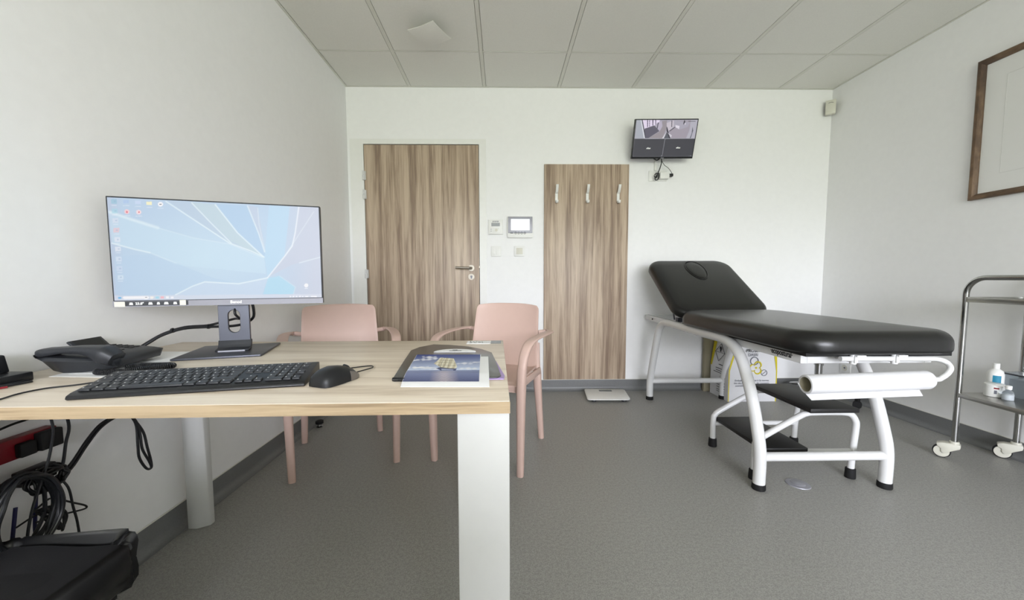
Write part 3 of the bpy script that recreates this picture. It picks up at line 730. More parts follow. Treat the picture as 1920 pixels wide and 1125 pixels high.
# ---------------------------------------------------------------- pink armchairs
def make_chair(label,loc,rz):
    c=thing('armchair',label,'chair',loc,(0,0,rz),'pink plastic armchairs behind the desk')
    def back(u,v):
        s_=2*u-1; hw=.214-.016*v; 
        z=.435+.372*v; y=.185+.075*v+.02*v*v-.045*abs(s_)**2.2*(.6+.4*v)
        z-= .010*abs(s_)**3*v
        if v>.93: hw-=.012*((v-.93)/.07)**2
        return (s_*hw,y,z)
    part('backrest',MB().sheet(back,25,25,(0,-1,.15),-.011),'pink',c,smooth=60,bevel=.003)
    def seat(u,v):
        s_=2*u-1; y=-.225+.43*v; hw=.225-.02*v
        z=.448-.012*(1-s_*s_)*math.sin(PI*min(1,v*1.1))-.02*max(0,1-v*9)+.012*max(0,abs(s_)-.85)/.15
        return (s_*hw,y,z)
    b=MB().sheet(seat,21,21,(0,0,1),.012); part('seat',b,'pink',c,smooth=60)
    b=MB(); b.box(-.22,.22,-.222,-.208,.405,.44); b.box(-.222,-.208,-.20,.19,.405,.445); b.box(.208,.222,-.20,.19,.405,.445); part('seat_rail',b,'pink',c,bevel=.004)
    for s_ in(-1,1):
        b=MB(); b.tube([(s_*.240,-.230,0),(s_*.243,-.232,.2),(s_*.246,-.232,.42),(s_*.249,-.226,.53)],[(.0165,.016),(.0185,.021),(.0215,.026),(.0225,.023)],16,smooth=5,side=(1,0,0),sq=.7); part('leg',b,'pink',c,smooth=60)
        b=MB(); b.tube([(s_*.249,-.227,.525),(s_*.253,-.212,.585),(s_*.26,-.175,.632),(s_*.268,-.11,.652),(s_*.276,0,.657),(s_*.28,.12,.656),(s_*.273,.205,.652),(s_*.245,.235,.648),(s_*.200,.212,.645)],[(.021,.022),(.022,.016),(.024,.010),(.025,.007),(.026,.006),(.026,.006),(.022,.008),(.014,.012),(.010,.012)],16,smooth=6,side=(s_,0,0),sq=.7)
        # the rear of the arm turns inwards behind the back
        part('armrest',b,'pink',c,smooth=60)
        b=MB(); b.tube([(s_*.212,.240,0),(s_*.205,.218,.2),(s_*.198,.198,.40),(s_*.196,.20,.46),(s_*.195,.225,.58)],[(.016,.016),(.019,.020),(.024,.024),(.018,.02),(.01,.008)],16,smooth=5,side=(1,0,0),sq=.7); part('leg',b,'pink',c,smooth=60)
    return c
make_chair('pink plastic armchair at the desk corner, in front of the wood panel',(-.055,2.104,0),R(-21.6))
make_chair('pink plastic armchair behind the monitor, close to the left wall',(-.872,2.08,0),R(24))

# ---------------------------------------------------------------- examination couch
cc=thing('examination_couch','black padded examination couch with white tube frame','examination couch',(1.45,2.3,0))
XA,XB=1.163,1.747
b=MB(); cushion(b,1.122,1.768,1.385,2.462,.669,.756,.13,.052,crown=.007,rb=.018); part('mattress',b,'leather',cc,smooth=80)
b=MB(); cushion(b,1.120,1.748,0,.675,.0,.068,.11,.030,crown=.006)
# square off the hinge end of the backrest
b.v=[(x,(y if y>.11 else y),z) for x,y,z in b.v]
ang=math.atan2(.35,.54)
mt=Matrix.Translation((0,2.455,.678))@Matrix.Rotation(ang,4,'X')
b.xf(mt); bk=part('backrest',b,'leather',cc,smooth=80)
b=MB(); ce=(1.443,.505)
pf=[(.98,.060),(1.0,.070),(.97,.0765),(.85,.0795),(.5,.081)]
rings=[[(ce[0]+.066*r*math.cos(2*PI*j/32)*(1-.12*math.sin(2*PI*j/32)*-1),ce[1]+.122*r*math.sin(2*PI*j/32),h) for j in range(32)] for r,h in pf]
b.rings(rings); b.xf(mt); part('face_plug',b,'leather',cc,label='oval plug of the face hole',smooth=60)
b=MB(); pts=[(ce[0]+.070*math.cos(2*PI*j/40)*(1+.12*math.sin(2*PI*j/40)),ce[1]+.127*math.sin(2*PI*j/40),.0745) for j in range(40)]
b.tube(pts,[.0042]*40,8,closed=True); b.xf(mt); part('face_hole_seam',b,'leather',cc)
def side_frame(x):
    p=[(x,1.665,.02),(x,1.665,.165),(x,1.690,.27),(x,1.735,.40),(x,1.785,.50),(x,1.835,.575),(x,1.90,.622),(x,1.99,.641),(x,2.2,.641),(x,2.45,.641),(x,2.66,.641),(x,2.745,.628),(x,2.805,.585),(x,2.845,.50),(x,2.895,.36),(x,2.945,.21),(x,2.962,.14),(x,2.962,.02)]
    return MB().tube(p,.0255,20,smooth=5)
for x in(XA,XB): part('side_frame',side_frame(x),'whitemetal',cc,smooth=70)
part('crossbar',MB().cyl((XA,1.665,.150),(XB,1.665,.150),.020),'whitemetal',cc)
part('crossbar',MB().cyl((XA,2.962,.148),(XB,2.962,.148),.020),'whitemetal',cc)
for x in(XA,XB):
    for y in(1.665,2.962): part('foot_cap',MB().lathe((x,y,0),[(.027,0),(.0285,.004),(.0275,.026),(.025,.028)]),'blackmatte',cc)
b=MB(); b.box(1.188,1.216,1.49,3.15,.617,.657); part('bed_rail',b,'whitemetal',cc,bevel=.002)
b=MB(); b.box(1.694,1.722,1.49,3.15,.617,.657); part('bed_rail',b,'whitemetal',cc,bevel=.002)
b=MB(); b.box(1.216,1.694,1.49,1.518,.617,.655); b.box(1.216,1.694,3.12,3.15,.617,.655); b.box(1.216,1.694,2.42,2.45,.617,.655); part('cross_rail',b,'whitemetal',cc,bevel=.002)
part('mattress_board',MB().box(1.16,1.73,1.43,2.44,.657,.671),'blackmatte',cc)
b=MB(); b.box(1.205,1.245,2.60,2.635,.655,.685); b.cyl((1.235,2.72,.66),(1.235,2.80,.865),.006); part('backrest_strut',b,'darkmetal',cc)
part('bolt',MB().cyl((1.183,3.0,.635),(1.189,3.0,.635),.006),'ink',cc)
text('maker_name','·ecopostural·',.034,(1.1872,1.597,.640),(0,-1,0),(0,0,1),'ink',cc,sx=.72,bold=.0006)
# paper roll holder
b=MB(); b.tube([(1.285,1.42,.651),(1.34,1.42,.651),(1.60,1.42,.649),(1.662,1.42,.647),(1.690,1.41,.634),(1.686,1.395,.612),(1.65,1.39,.583),(1.60,1.395,.573),(1.25,1.395,.566)],.0095,14,smooth=6)
part('roll_holder',b,'whitemetal',cc,smooth=60)
for x in(1.335,1.495):
    b=MB(); b.box(x-.006,x+.006,1.405,1.492,.636,.664); b.box(x-.005,x+.03,1.398,1.43,.660,.667); b.cyl((x,1.42,.63),(x,1.42,.668),.011,12); part('clamp',b,'whitemetal',cc,bevel=.001)
rl=thing('paper_roll','white couch paper roll hanging at the foot of the examination couch','paper roll',(1.38,1.395,.53))
n=32; r0,r1=.0355,.0275; pa,pb=Vector((1.135,1.395,.560)),Vector((1.606,1.395,.574))
ax=(pb-pa).normalized(); uu=Vector((0,1,0)); ww=ax.cross(uu)
def circ(c,r): return [c+uu*r*math.cos(2*PI*j/n)+ww*r*math.sin(2*PI*j/n) for j in range(n)]
b=MB(); b.rings([circ(pa,r1),circ(pa,r0-.001),circ(pa+ax*.001,r0),circ(pb-ax*.012,r0),circ(pb-ax*.003,r0-.004),circ(pb,r0-.012),circ(pb,.010)],cap0=False,cap1=False); part('roll',b,'rollpaper',rl,smooth=50)
b=MB(); b.rings([circ(pa+ax*.0005,r1),circ(pb-ax*.01,r1)],cap0=False,cap1=False); part('core',b,'cardboard',rl,label='brown cardboard core')
def flap(u,v):
    p=pa.lerp(pb,u*(.96-.05*v)+.0); a=v
    y=1.395+.0345-.055*v; z=p.z-.004-.05*v**.8
    return (p.x-.004*(1-u)+.012*v*(1-u),y-.002,z)
b=MB().sheet(flap,16,10,(0,-.6,-.8),.0006); part('loose_end',b,'rollpaper',rl,smooth=60)

# step stool
sst=thing('step_stool','white two-step stool with black treads under the couch','step stool',(1.43,1.93,0))
def step_profile(y):
    return [(1.198,y,.03),(1.198,y,.155),(1.208,y,.183),(1.235,y,.206),(1.40,y,.300),(1.44,y,.317),(1.48,y,.3205),(1.60,y,.3205),(1.65,y,.312),(1.675,y,.285),(1.682,y,.25),(1.672,y,.13),(1.668,y,.03)]
for y in(1.754,2.113):
    part('side_frame',MB().tube(step_profile(y),.0145,14,smooth=4),'whitemetal',sst,smooth=60)
    part('side_bar',MB().cyl((1.198,y,.132),(1.675,y,.132),.0125,14),'whitemetal',sst)
    for x in(1.198,1.668): part('foot_cap',MB().lathe((x,y,0),[(.021,0),(.0225,.004),(.0205,.045),(.017,.048)]),'blackmatte',sst)
part('lower_tread',MB().box(1.215,1.425,1.715,2.125,.146,.166),'darkwood',sst,bevel=.004)
part('upper_tread',MB().box(1.415,1.645,1.70,2.125,.335,.357),'darkwood',sst,bevel=.004)
b=MB(); 
for y in(1.754,2.113):
    b.cyl((1.25,y,.13),(1.25,y,.148),.007,10); b.cyl((1.39,y,.13),(1.39,y,.148),.007,10)
part('bolt',b,'whiteplastic',sst)

# rolling stool behind the couch
rs=thing('rolling_stool','chrome rolling stool base behind the examination couch','stool',(2.44,2.88,0))
part('seat',MB().lathe((2.44,2.88,0),[(.15,.50),(.172,.505),(.178,.53),(.17,.555),(.14,.562)],36),'leather',rs)
b=MB(); b.cyl((2.44,2.88,.10),(2.44,2.88,.30),.025); b.cyl((2.44,2.88,.30),(2.44,2.88,.50),.0135); b.lathe((2.44,2.88,0),[(.03,.285),(.031,.30),(.02,.303)]); part('column',b,'chrome',rs)
for k in range(5):
    a=R(-117+72*k); ex,ey=2.44+.232*math.cos(a),2.88+.232*math.sin(a)
    b=MB(); b.tube([(2.44,2.88,.115),(2.44+.12*math.cos(a),2.88+.12*math.sin(a),.108),(ex,ey,.082)],[(.015,.014),(.014,.012),(.011,.010)],12,smooth=3)
    part('base_arm',b,'chrome',rs,smooth=60)
    pa_=Vector((math.sin(a),-math.cos(a),0)); 
    b=MB(); c0=Vector((ex,ey,.0265)); b.cyl(c0-pa_*.022,c0-pa_*.006,.0265,20); b.cyl(c0+pa_*.006,c0+pa_*.022,.0265,20); b.cyl(c0-pa_*.008,c0+pa_*.008,.018,16); b.box(ex-.011,ex+.011,ey-.011,ey+.011,.035,.075)
    part('caster',b,'blackmatte',rs)

# ---------------------------------------------------------------- waste boxes behind the couch
bx=thing('clinical_waste_box','tall white and yellow clinical waste box behind the couch','box',(1.93,3.0,0))
def bring(z,k): # k = taper 0..1
    return [(1.742+.045*k,2.886,z),(2.122-.012*k,2.886+.01*k,z),(2.122-.012*k,3.14,z),(1.742+.03*k,3.14,z)]
b=MB(); b.rings([bring(0,0),bring(.24,0),bring(.47,1),bring(.685,1.1)]); part('body',b,'boxwhite',bx,smooth=5)
b=MB(); b.rings([bring(.685,1.1),bring(.70,1.15)]); part('lid',b,'yellow',bx)
b=MB(); F=2.8845
b.add([(1.744,F,.0),(1.750,F,0),(1.752,F,.24),(1.815,F,.47),(1.84,F,.68),(1.792,F,.68),(1.787,F,.47),(1.743,F,.24)],[(0,1,2,7),(7,2,3,6),(6,3,4,5)])
b.add([(2.114,F,.0),(2.121,F,0),(2.121,F,.24),(2.110,F+.002,.47),(2.108,F+.002,.68),(2.05,F,.68),(2.080,F,.47),(2.112,F,.24)],[(0,1,2,7),(7,2,3,6),(6,3,4,5)])
b.add([(1.7405,3.12,.24),(1.7405,3.14,.24),(1.771,3.14,.47),(1.773,3.14,.68),(1.773,3.07,.68),(1.770,3.09,.47)],[(0,1,2,5),(5,2,3,4)])
part('yellow_stripe',b,'yellow',bx)
text('print','-PROSER',.036,(1.925,F-.001,.398),(1,0,0),(0,0,1),'ink',bx,sx=.9); text('print','DASRI',.032,(1.928,F-.001,.366),(1,0,0),(0,0,1),'greyink',bx,sx=.9)
b=MB(); bc=(1.955,.265)
torus(b,(1.94,F-.0005,.318),.030,.003,'y'); 
part('hazard_ring',b,'greyink',bx)
b=MB()
for a in(60,180,300):
    pts=[(bc[0]+.024*math.cos(R(a))+.026*math.cos(R(q)),F-.001,bc[1]+.024*math.sin(R(a))+.026*math.sin(R(q))) for q in range(a-130,a+131,20)]
    b.tube(pts,[.0015+.0045*math.sin(PI*i/(len(pts)-1)) for i in range(len(pts))],6)
b.cyl((bc[0],F-.002,bc[1]),(bc[0],F,bc[1]),.008,16)
part('biohazard_symbol',b,'yellow',bx)
b=MB(); torus(b,(2.018,F-.0005,.226),.023,.0025,'y'); b.tube([(2.003,F-.001,.213),(2.033,F-.001,.239)],.002,6); part('logo_circle',b,'greyink',bx)
for k,(s_,z) in enumerate((('Emballage conforme à la norme',.166),('des déchets de soins, de coupants,',.145),('assimilés aux infectieux déchets',.125))):
    text('print',s_,.021 if k else .022,(1.925,F-.001,z),(1,0,0),(0,0,1),'greyink',bx,sx=.95)
# hazard diamond and lines on the left side (side face normal -X); reading direction towards the camera
def sxp(z): return 1.7405+ (0 if z<.24 else .033*(z-.24)/.23)-.001
b=MB()
def dia(cy,cz,h,w,t_):
    P=[(cy,cz+h),(cy-w,cz),(cy,cz-h),(cy+w,cz)]
    for (y0_,z0_),(y1_,z1_) in zip(P,P[1:]+P[:1]): b.tube([(sxp(z0_),y0_,z0_),(sxp(z1_),y1_,z1_)],t_,6)
dia(3.035,.358,.070,.066,.0018); b.tube([(sxp(.358),2.97,.358),(sxp(.358),3.10,.358)],.0014,6)
b.cyl((sxp(.392),3.035,.392),(sxp(.392)-.001,3.035,.392),.015,12); b.cyl((sxp(.372),3.03,.372),(sxp(.372)-.001,3.03,.372),.009,12)
for z,y0_,y1_ in((.262,2.93,3.02),(.23,2.93,3.06),(.212,2.93,3.06),(.196,2.94,3.09),(.165,2.93,3.0),(.15,2.94,2.99)): b.box(1.7395,1.7405 if z<.24 else 1.745,y0_,y1_,z,z+.005)
for z in(.125,.10,.08,.06,.045): b.box(1.7395,1.7405,2.93,3.04,z,z+.004)
part('side_print',b,'ink',bx)
b=MB(); b.prism([(1.655,3.16),(1.735,3.16),(1.735,3.195),(1.655,3.195)],'z',0,.62)
solo('folded_carton',MB().box(1.70,2.05,3.16,3.195,0,.55),'cardboard','flat brown cardboard carton between the waste box and the back wall','carton',bevel=.002)

# ---------------------------------------------------------------- trolley
tr=thing('instrument_trolley','stainless steel instrument trolley on casters by the right wall','trolley',(2.375,1.922,0)); tr.rotation_euler=(0,0,R(-3.5))
TX0,TX1,TY0,TY1=2.375,2.684,1.30,1.922
for x in(TX0,TX1):
    ra=.085; arc=lambda cy_,sg:[(x,cy_+sg*ra*math.cos(R(q_)),.956-ra+ra*math.sin(R(q_))) for q_ in range(0,91,10)]
    b=MB(); b.tube([(x,TY1,.09)]+arc(TY1-ra,1)+arc(TY0+ra,-1)[::-1]+[(x,TY0,.09)],.0125,16)
    part('tube_frame',b,'chrome',tr,smooth=60)
for nm,z in(('upper_shelf',.832),('lower_shelf',.340)):
    b=MB(); b.box(TX0-.004,TX1+.004,TY0-.004,TY1+.004,z,z+.004)
    b.box(TX0-.008,TX0-.004,TY0,TY1,z,z+.026); b.box(TX1+.004,TX1+.008,TY0,TY1,z,z+.026); b.box(TX0,TX1,TY1+.004,TY1+.008,z,z+.026); b.box(TX0,TX1,TY0-.008,TY0-.004,z,z+.026)
    if nm=='lower_shelf': 
        b=MB(); b.box(TX0-.008,TX1+.008,TY0-.008,TY1+.008,z-.004,z+.018)
    part(nm,b,'steel',tr,bevel=.001)
for x in(TX0,TX1):
    for y in(TY0,TY1):
        cm=Matrix.Translation((x,y,0))@Matrix.Rotation(R(-48),4,'Z')      # swivelled caster
        b=MB(); b.cyl((0,0,.075),(0,0,.098),.019,18); b.prism([(-.060,.062),(-.062,.076),(-.04,.084),(.016,.088),(.024,.082),(.022,.064),(-.008,.044),(-.020,.030),(-.036,.024),(-.046,.034),(-.046,.05)],'y',-.0205,.0205); b.xf(cm)
        cs=part('caster',b,'offwhite',tr,bevel=.004)
        part('wheel',MB().lathe((-.042,0,.034),[(.02,-.0125),(.032,-.0125),(.034,-.009),(.034,.009),(.032,.0125),(.02,.0125)],28,'y').xf(cm),'blackmatte',cs)
        part('wheel_hub',MB().lathe((-.042,0,.034),[(.010,-.0145),(.027,-.0145),(.0295,-.0140),(.0295,-.012),(.01,-.012)],24,'y').xf(cm),'offwhite',cs)
SZ=.358
t=thing('disinfectant_bottle','white bottle with a blue label and cap on the trolley shelf','bottle',(2.515,1.88,SZ))
part('body',MB().lathe((2.535,1.898,SZ),[(.026,0),(.030,.003),(.030,.105),(.026,.12),(.014,.130),(.010,.134)]),'whiteplastic',t)
part('cap',MB().lathe((2.535,1.898,SZ),[(.012,.132),(.0125,.158),(.010,.160)]),'whiteplastic',t)
b=MB(); b.grid(lambda u_,v_:(2.535+.0304*math.cos(R(200+55*u_)),1.898+.0304*math.sin(R(200+55*u_)),SZ+.06+.04*v_),8,2); part('blue_label',b,'blue',t)
t=thing('plastic_tub','short white tub in front of the blue-labelled bottle','tub',(2.475,1.80,SZ))
part('body',MB().lathe((2.485,1.862,SZ),[(.031,0),(.034,.002),(.034,.055),(.035,.056),(.035,.064),(.032,.066)]),'whiteplastic',t)
b=MB(); b.grid(lambda u_,v_:(2.485+.0344*math.cos(R(215+30*u_)),1.862+.0344*math.sin(R(215+30*u_)),SZ+.042+.008*v_),6,2); part('red_print',b,'red',t)
b=MB(); b.grid(lambda u_,v_:(2.485+.0344*math.cos(R(217+16*u_)),1.862+.0344*math.sin(R(217+16*u_)),SZ+.018+.018*v_),6,2); part('grey_print',b,'greyink',t)
t=thing('glass_vial','small clear glass spray bottle with white cap on the trolley shelf','bottle',(2.485,1.745,SZ))
part('body',MB().lathe((2.471,1.797,SZ),[(.018,0),(.0195,.002),(.0195,.034),(.016,.042),(.009,.048),(.009,.054)]),'clear',t)
part('contents',MB().lathe((2.471,1.797,SZ),[(.0155,.002),(.0165,.004),(.0165,.026),(.015,.028)]),'paper',t,label='white paper label')
b=MB(); b.lathe((2.471,1.797,SZ),[(.011,.054),(.0115,.070),(.009,.072)]); b.tube([(2.471,1.797,SZ+.064),(2.452,1.832,SZ+.066)],.0022,8); part('spray_cap',b,'whiteplastic',t)
t=thing('acrylic_box','clear acrylic organiser box with supplies on the trolley shelf','organiser box',(2.59,1.74,SZ))
b=MB(); X0,X1,Y0,Y1=2.55,2.64,1.50,1.88; hh=.115
for q in((X0,X0+.003,Y0,Y1),(X1-.003,X1,Y0,Y1),(X0+.003,X1-.003,Y0,Y0+.003),(X0+.003,X1-.003,Y1-.003,Y1)): b.box(*q,SZ,SZ+hh)
part('walls',b,'clear',t)
b=MB(); b.box(X0-.003,X1+.003,Y0-.003,Y1+.003,SZ+hh,SZ+hh+.005); part('lid',b,'clear',t); part('rim',MB().box(X0-.004,X0-.001,Y0-.003,Y1+.003,SZ+hh-.004,SZ+hh+.002),'charcoal',t)
b=MB(); b.box(X0+.01,X1-.01,1.52,1.66,SZ+.001,SZ+.06); b.cyl((X0+.02,1.72,SZ+.05),(X0+.06,1.72,SZ+.05),.02,16); b.box(X0+.008,X1-.01,1.76,1.86,SZ+.001,SZ+.09)
part('supplies',b,'lcd',t)
b=MB(); b.box(X0+.012,X0+.05,1.70,1.78,SZ+hh+.005,SZ+hh+.012); solo('metal_tray',b,'darkmetal','small dark tray on top of the acrylic box on the trolley','tray',bevel=.001)
b=MB(); b.prism([(1.56,SZ+hh+.0055),(1.68,SZ+hh+.0055),(1.665,SZ+hh+.08),(1.55,SZ+hh+.08)],'x',2.555,2.60)
t=thing('tissue_box','white carton leaning on the acrylic box on the trolley','carton',(2.58,1.62,SZ+hh)); part('carton',b,'boxwhite',t,bevel=.001)
part('print',MB().box(2.5545,2.555,1.58,1.61,SZ+hh+.052,SZ+hh+.056),'ink',t)

# ---------------------------------------------------------------- right wall: framed print, socket, corner sensor
t=thing('picture_frame','large brown wooden picture frame with a pale print on the right wall','picture frame',(XR,1.75,1.4))
fy0,fy1,fz0,fz1=1.15,2.214,1.40,2.172; fw=.032
b=MB(); prf=[(0,0),(.022,0),(.026,.006),(.024,.018),(.016,fw-.004),(.012,fw),(0,fw)]
def fring(y,z,dy,dz): return [(XR-.001-d,y+dy*q,z+dz*q) for d,q in prf]
b.rings([fring(fy1,fz0,-1,1),fring(fy1,fz1,-1,-1),fring(fy0,fz1,1,-1),fring(fy0,fz0,1,1)],closed=True); part('frame',b,'brownframe',t,smooth=20)
part('print',MB().box(XR-.006,XR-.001,fy0+.02,fy1-.02,fz0+.02,fz1-.02),'print',t)
b=MB(); q=.125
for (ya,yb,za,zb) in((fy0+q,fy1-q,fz0+q,fz0+q+.002),(fy0+q,fy1-q,fz1-q,fz1-q+.002),(fy1-q,fy1-q+.002,fz0+q,fz1-q),(fy0+q,fy0+q+.002,fz0+q,fz1-q)): b.box(XR-.0066,XR-.006,ya,yb,za,zb)
part('mount_line',b,'mount',t)
t=thing('wall_socket','square white power socket low on the right wall','socket',(XR,2.95,.2))
b=MB(); b.box(XR-.009,XR,2.905,2.995,.198,.282); part('plate',b,'whiteplastic',t,bevel=.003)
b=MB(); b.lathe((XR-.0093,2.955,.243),[(.001,.0),(.019,.0),(.02,-.001),(.024,-.001),(.024,.002),(.001,.002)],24,'x'); part('outlet',b,'offwhite',t); b=MB().cyl((XR-.0105,2.955,.243),(XR-.0085,2.955,.243),.008,12); part('recess',b,'greyink',t)
t=thing('motion_sensor','small cream motion sensor in the upper right corner','sensor',(2.67,3.17,2.28),(0,0,R(-38)))
b=MB(); b.prism([(-.02,-.055),(-.024,.03),(-.018,.055),(.02,.055),(.02,-.055)],'x',-.033,.033)
b.v=[(x,y,z+.055) for x,y,z in b.v]; part('housing',b,'offwhite',t,bevel=.005)
b=MB(); b.tube([(-.016,-.0255,.083),(0,-.0262,.087),(.016,-.0255,.083)],.0013,6,smooth=4); part('slot',b,'ink',t)
part('bracket',MB().box(-.015,.015,.018,.045,.02,.09),'offwhite',t)

# ---------------------------------------------------------------- back wall fittings
def wy(d): return YB-d
t=thing('alarm_keypad','square white control panel left of the intercom','control panel',(-.052,YB,1.32))
part('plate',MB().box(-.112,.006,wy(.018),YB,1.322,1.443),'whiteplastic',t,bevel=.003)
part('window',MB().box(-.088,-.018,wy(.0195),wy(.018),1.387,1.415),'lcd',t); 
b=MB()
for k in range(6): b.box(-.078+k*.009,-.073+k*.009,wy(.0195),wy(.018),1.420+.002*(k%2),1.431)
part('print',b,'greyink',t)
part('button_panel',MB().box(-.072,-.022,wy(.020),wy(.018),1.337,1.375),'whiteplastic',t,bevel=.001); part('dial',MB().cyl((-.048,wy(.02),1.356),(-.048,wy(.023),1.356),.012,20),'offwhite',t)
b=MB(); b.box(-.097,-.083,wy(.019),wy(.018),1.361,1.364); b.box(-.097,-.083,wy(.019),wy(.018),1.347,1.350); part('print',b,'lcd',t)
t=thing('video_intercom','silver video intercom with a blank white screen beside the door','intercom',(.149,YB,1.29))
part('housing',MB().prism(rrect(.043,.256,1.293,1.468,.012,4),'y',wy(.026),YB),'whiteplastic',t,bevel=.003)
part('bezel',MB().prism(rrect(.049,.250,1.330,1.464,.004,3),'y',wy(.028),wy(.026)),'silver',t,bevel=.001,label='silver bezel')
part('screen',MB().box(.073,.226,wy(.0288),wy(.028),1.354,1.444),'whitescreen',t)
for k in range(4): 
    b=MB(); torus(b,(.112+.0248*k,wy(.029),1.331),.0075,.0016,'y',20); part('button',b,'ink',t)
part('badge',MB().box(.067,.092,wy(.0286),wy(.028),1.328,1.333),'ink',t)
def switch(x0,x1,z0,z1,double,label):
    t=thing('light_switch',label,'light switch',((x0+x1)/2,YB,z0),group='light switches by the door')
    part('plate',MB().prism(rrect(x0,x1,z0,z1,.006,3),'y',wy(.010),YB),'whiteplastic',t,bevel=.002)
    xm=(x0+x1)/2; q=.017
    if double:
        for a_,b_ in((x0+q,xm-.0006),(xm+.0006,x1-q)): part('rocker',MB().prism([(wy(.010),z0+q),(wy(.015),z0+q),(wy(.0115),z1-q),(wy(.010),z1-q)],'x',a_,b_),'whiteplastic',t,bevel=.0008)
    else: part('rocker',MB().prism([(wy(.010),z0+q),(wy(.015),z0+q),(wy(.0115),z1-q),(wy(.010),z1-q)],'x',x0+q,x1-q),'offwhite',t,bevel=.0008)
switch(-.092,-.008,1.140,1.226,True,'white double light switch below the control panel')
switch(.100,.186,1.142,1.228,False,'white single light switch below the video intercom')

# security monitor
def cctv(x,y):
    C=np.zeros((len(x),3)); C[:]=lina((62,62,70)); up=y<382
    C[up]=lina((176,172,186))
    def pg(p,c): 
        m=inpoly(x,y,p)&up; C[m]=lina(c)
    pg([(110,90),(190,90),(255,375),(105,375)],(176,180,190)); pg([(175,90),(195,90),(258,375),(235,375)],(226,228,236))
    pg([(190,90),(208,90),(235,230),(290,375),(255,375)],(60,56,70))
    pg([(205,90),(470,90),(460,150),(400,175),(240,225)],(236,224,246))
    for p in([(275,90),(288,90),(292,205),(280,205)],[(308,90),(318,90),(320,195),(312,195)],[(355,90),(372,90),(372,178),(360,180)],[(400,90),(412,90),(415,170),(405,172)]): pg(p,(74,66,90))
    pg([(240,225),(390,175),(470,265),(300,375),(265,375)],(96,92,108)); pg([(410,150),(500,110),(515,180),(480,265),(440,225)],(190,182,200)); pg([(440,130),(455,130),(440,230),(428,220)],(80,74,92))
    pg([(500,110),(580,95),(575,230),(520,375),(300,375),(470,275),(515,190)],(158,150,156)); pg([(575,285),(585,290),(540,375),(515,375)],(224,222,228)); pg([(580,280),(650,375),(545,375)],(92,94,104))
    pg([(575,140),(685,95),(690,190),(610,265),(585,230)],(206,198,208)); pg([(648,100),(660,98),(662,200),(650,205)],(84,78,92)); pg([(575,190),(590,210),(640,370),(625,375),(580,260)],(50,46,58))
    pg([(620,262),(700,200),(770,240),(900,200),(930,130),(700,110),(940,100),(945,200),(880,375),(650,375)],(168,160,172)); pg([(620,262),(705,198),(712,206),(625,272)],(60,54,66)); pg([(710,170),(775,185),(768,235),(715,205)],(232,226,238))
    pg([(940,90),(1060,90),(1030,380),(885,380),(930,260)],(186,184,196)); pg([(975,200),(985,260),(955,375),(940,375),(965,300)],(90,92,104)); pg([(845,90),(860,120),(835,170),(830,140)],(60,54,66)); pg([(850,140),(870,150),(862,165),(848,160)],(236,230,240))
    pg([(600,290),(665,330),(650,370),(620,320)],(216,212,222))
    m=(abs(y-113)<4)&(x>905)&(x<1015); C[m]=lina((60,56,66))
    for d,c in(((abs(y-380)<3),(180,180,188)),((dline(x,y,[(562,380),(528,662)])<3.5),(150,150,158))): C[d]=lina(c)
    m=(dline(x,y,[(80,660),(985,655)])<2)|(dline(x,y,[(95,385),(75,660)])<2); C[m]=lina((120,120,128))
    m=(np.hypot(x-968,y-648)<5)|(np.hypot(x-520,y-652)<6); C[m]=lina((170,170,180))
    return C
tv=thing('security_monitor','small black wall monitor showing camera views','monitor',(1.270,3.055,2.040),(R(18.5),0,R(-1.5)))
hw,hh=.2425,.143
b=MB(); b.box(-hw,hw,0,.03,-hh,hh); part('housing',b,'black',tv,bevel=.003)
picture('screen',lambda u,v:(-hw+.008+(2*hw-.016)*u,-.0015,-hh+.015+(2*hh-.023)*v),260,160,cctv,[(72,665),(987,660),(1048,90),(112,92)],paint_mat('lit_camera_views',emit=.85*SCR,rough=.2),tv)
text('caption','alhua',.015,(-.118,-.0022,-.066),(1,0,0),(0,0,1),'paper',tv,bold=.0008,shear=.3); text('caption','alhua',.015,(.115,-.0022,-.063),(1,0,0),(0,0,1),'paper',tv,bold=.0008,shear=.3)
part('badge',MB().box(-.010,.014,-.0015,-.0005,-hh+.003,-hh+.0075),'silver',tv)
b=MB(); b.box(-.05,.05,.03,.05,-.05,.05); b.box(-.02,.02,.045,.12,-.02,.02); part('wall_mount',b,'black',tv)
t=thing('wall_outlet','white double wall outlet under the security monitor','outlet',(1.29,YB,1.757))
part('plate',MB().box(1.212,1.362,wy(.010),YB,1.757,1.840),'whiteplastic',t,bevel=.002); b=MB(); b.box(1.286,1.288,wy(.0108),wy(.01),1.757,1.840); part('seam',b,'lcd',t)
part('conduit',MB().box(1.257,1.275,wy(.012),YB,1.842,1.93),'whiteplastic',t,bevel=.001)
t=thing('power_adapter','white power adapter plugged in under the security monitor','adapter',(1.325,YB,1.765))
part('body',MB().box(1.289,1.366,wy(.055),wy(.011),1.766,1.818),'whiteplastic',t,bevel=.006)
part('plug',MB().box(1.366,1.398,wy(.05),wy(.015),1.786,1.808),'black',t,bevel=.003,label='black plug')
yc=wy(.035)
b=MB(); b.tube([(1.272,3.13,1.935),(1.292,3.155,1.90),(1.285,3.165,1.85),(1.265,3.168,1.80),(1.248,3.17,1.77),(1.255,3.17,1.755),(1.272,3.17,1.762),(1.280,3.17,1.79),(1.277,3.17,1.812)],.0042,8,smooth=6)
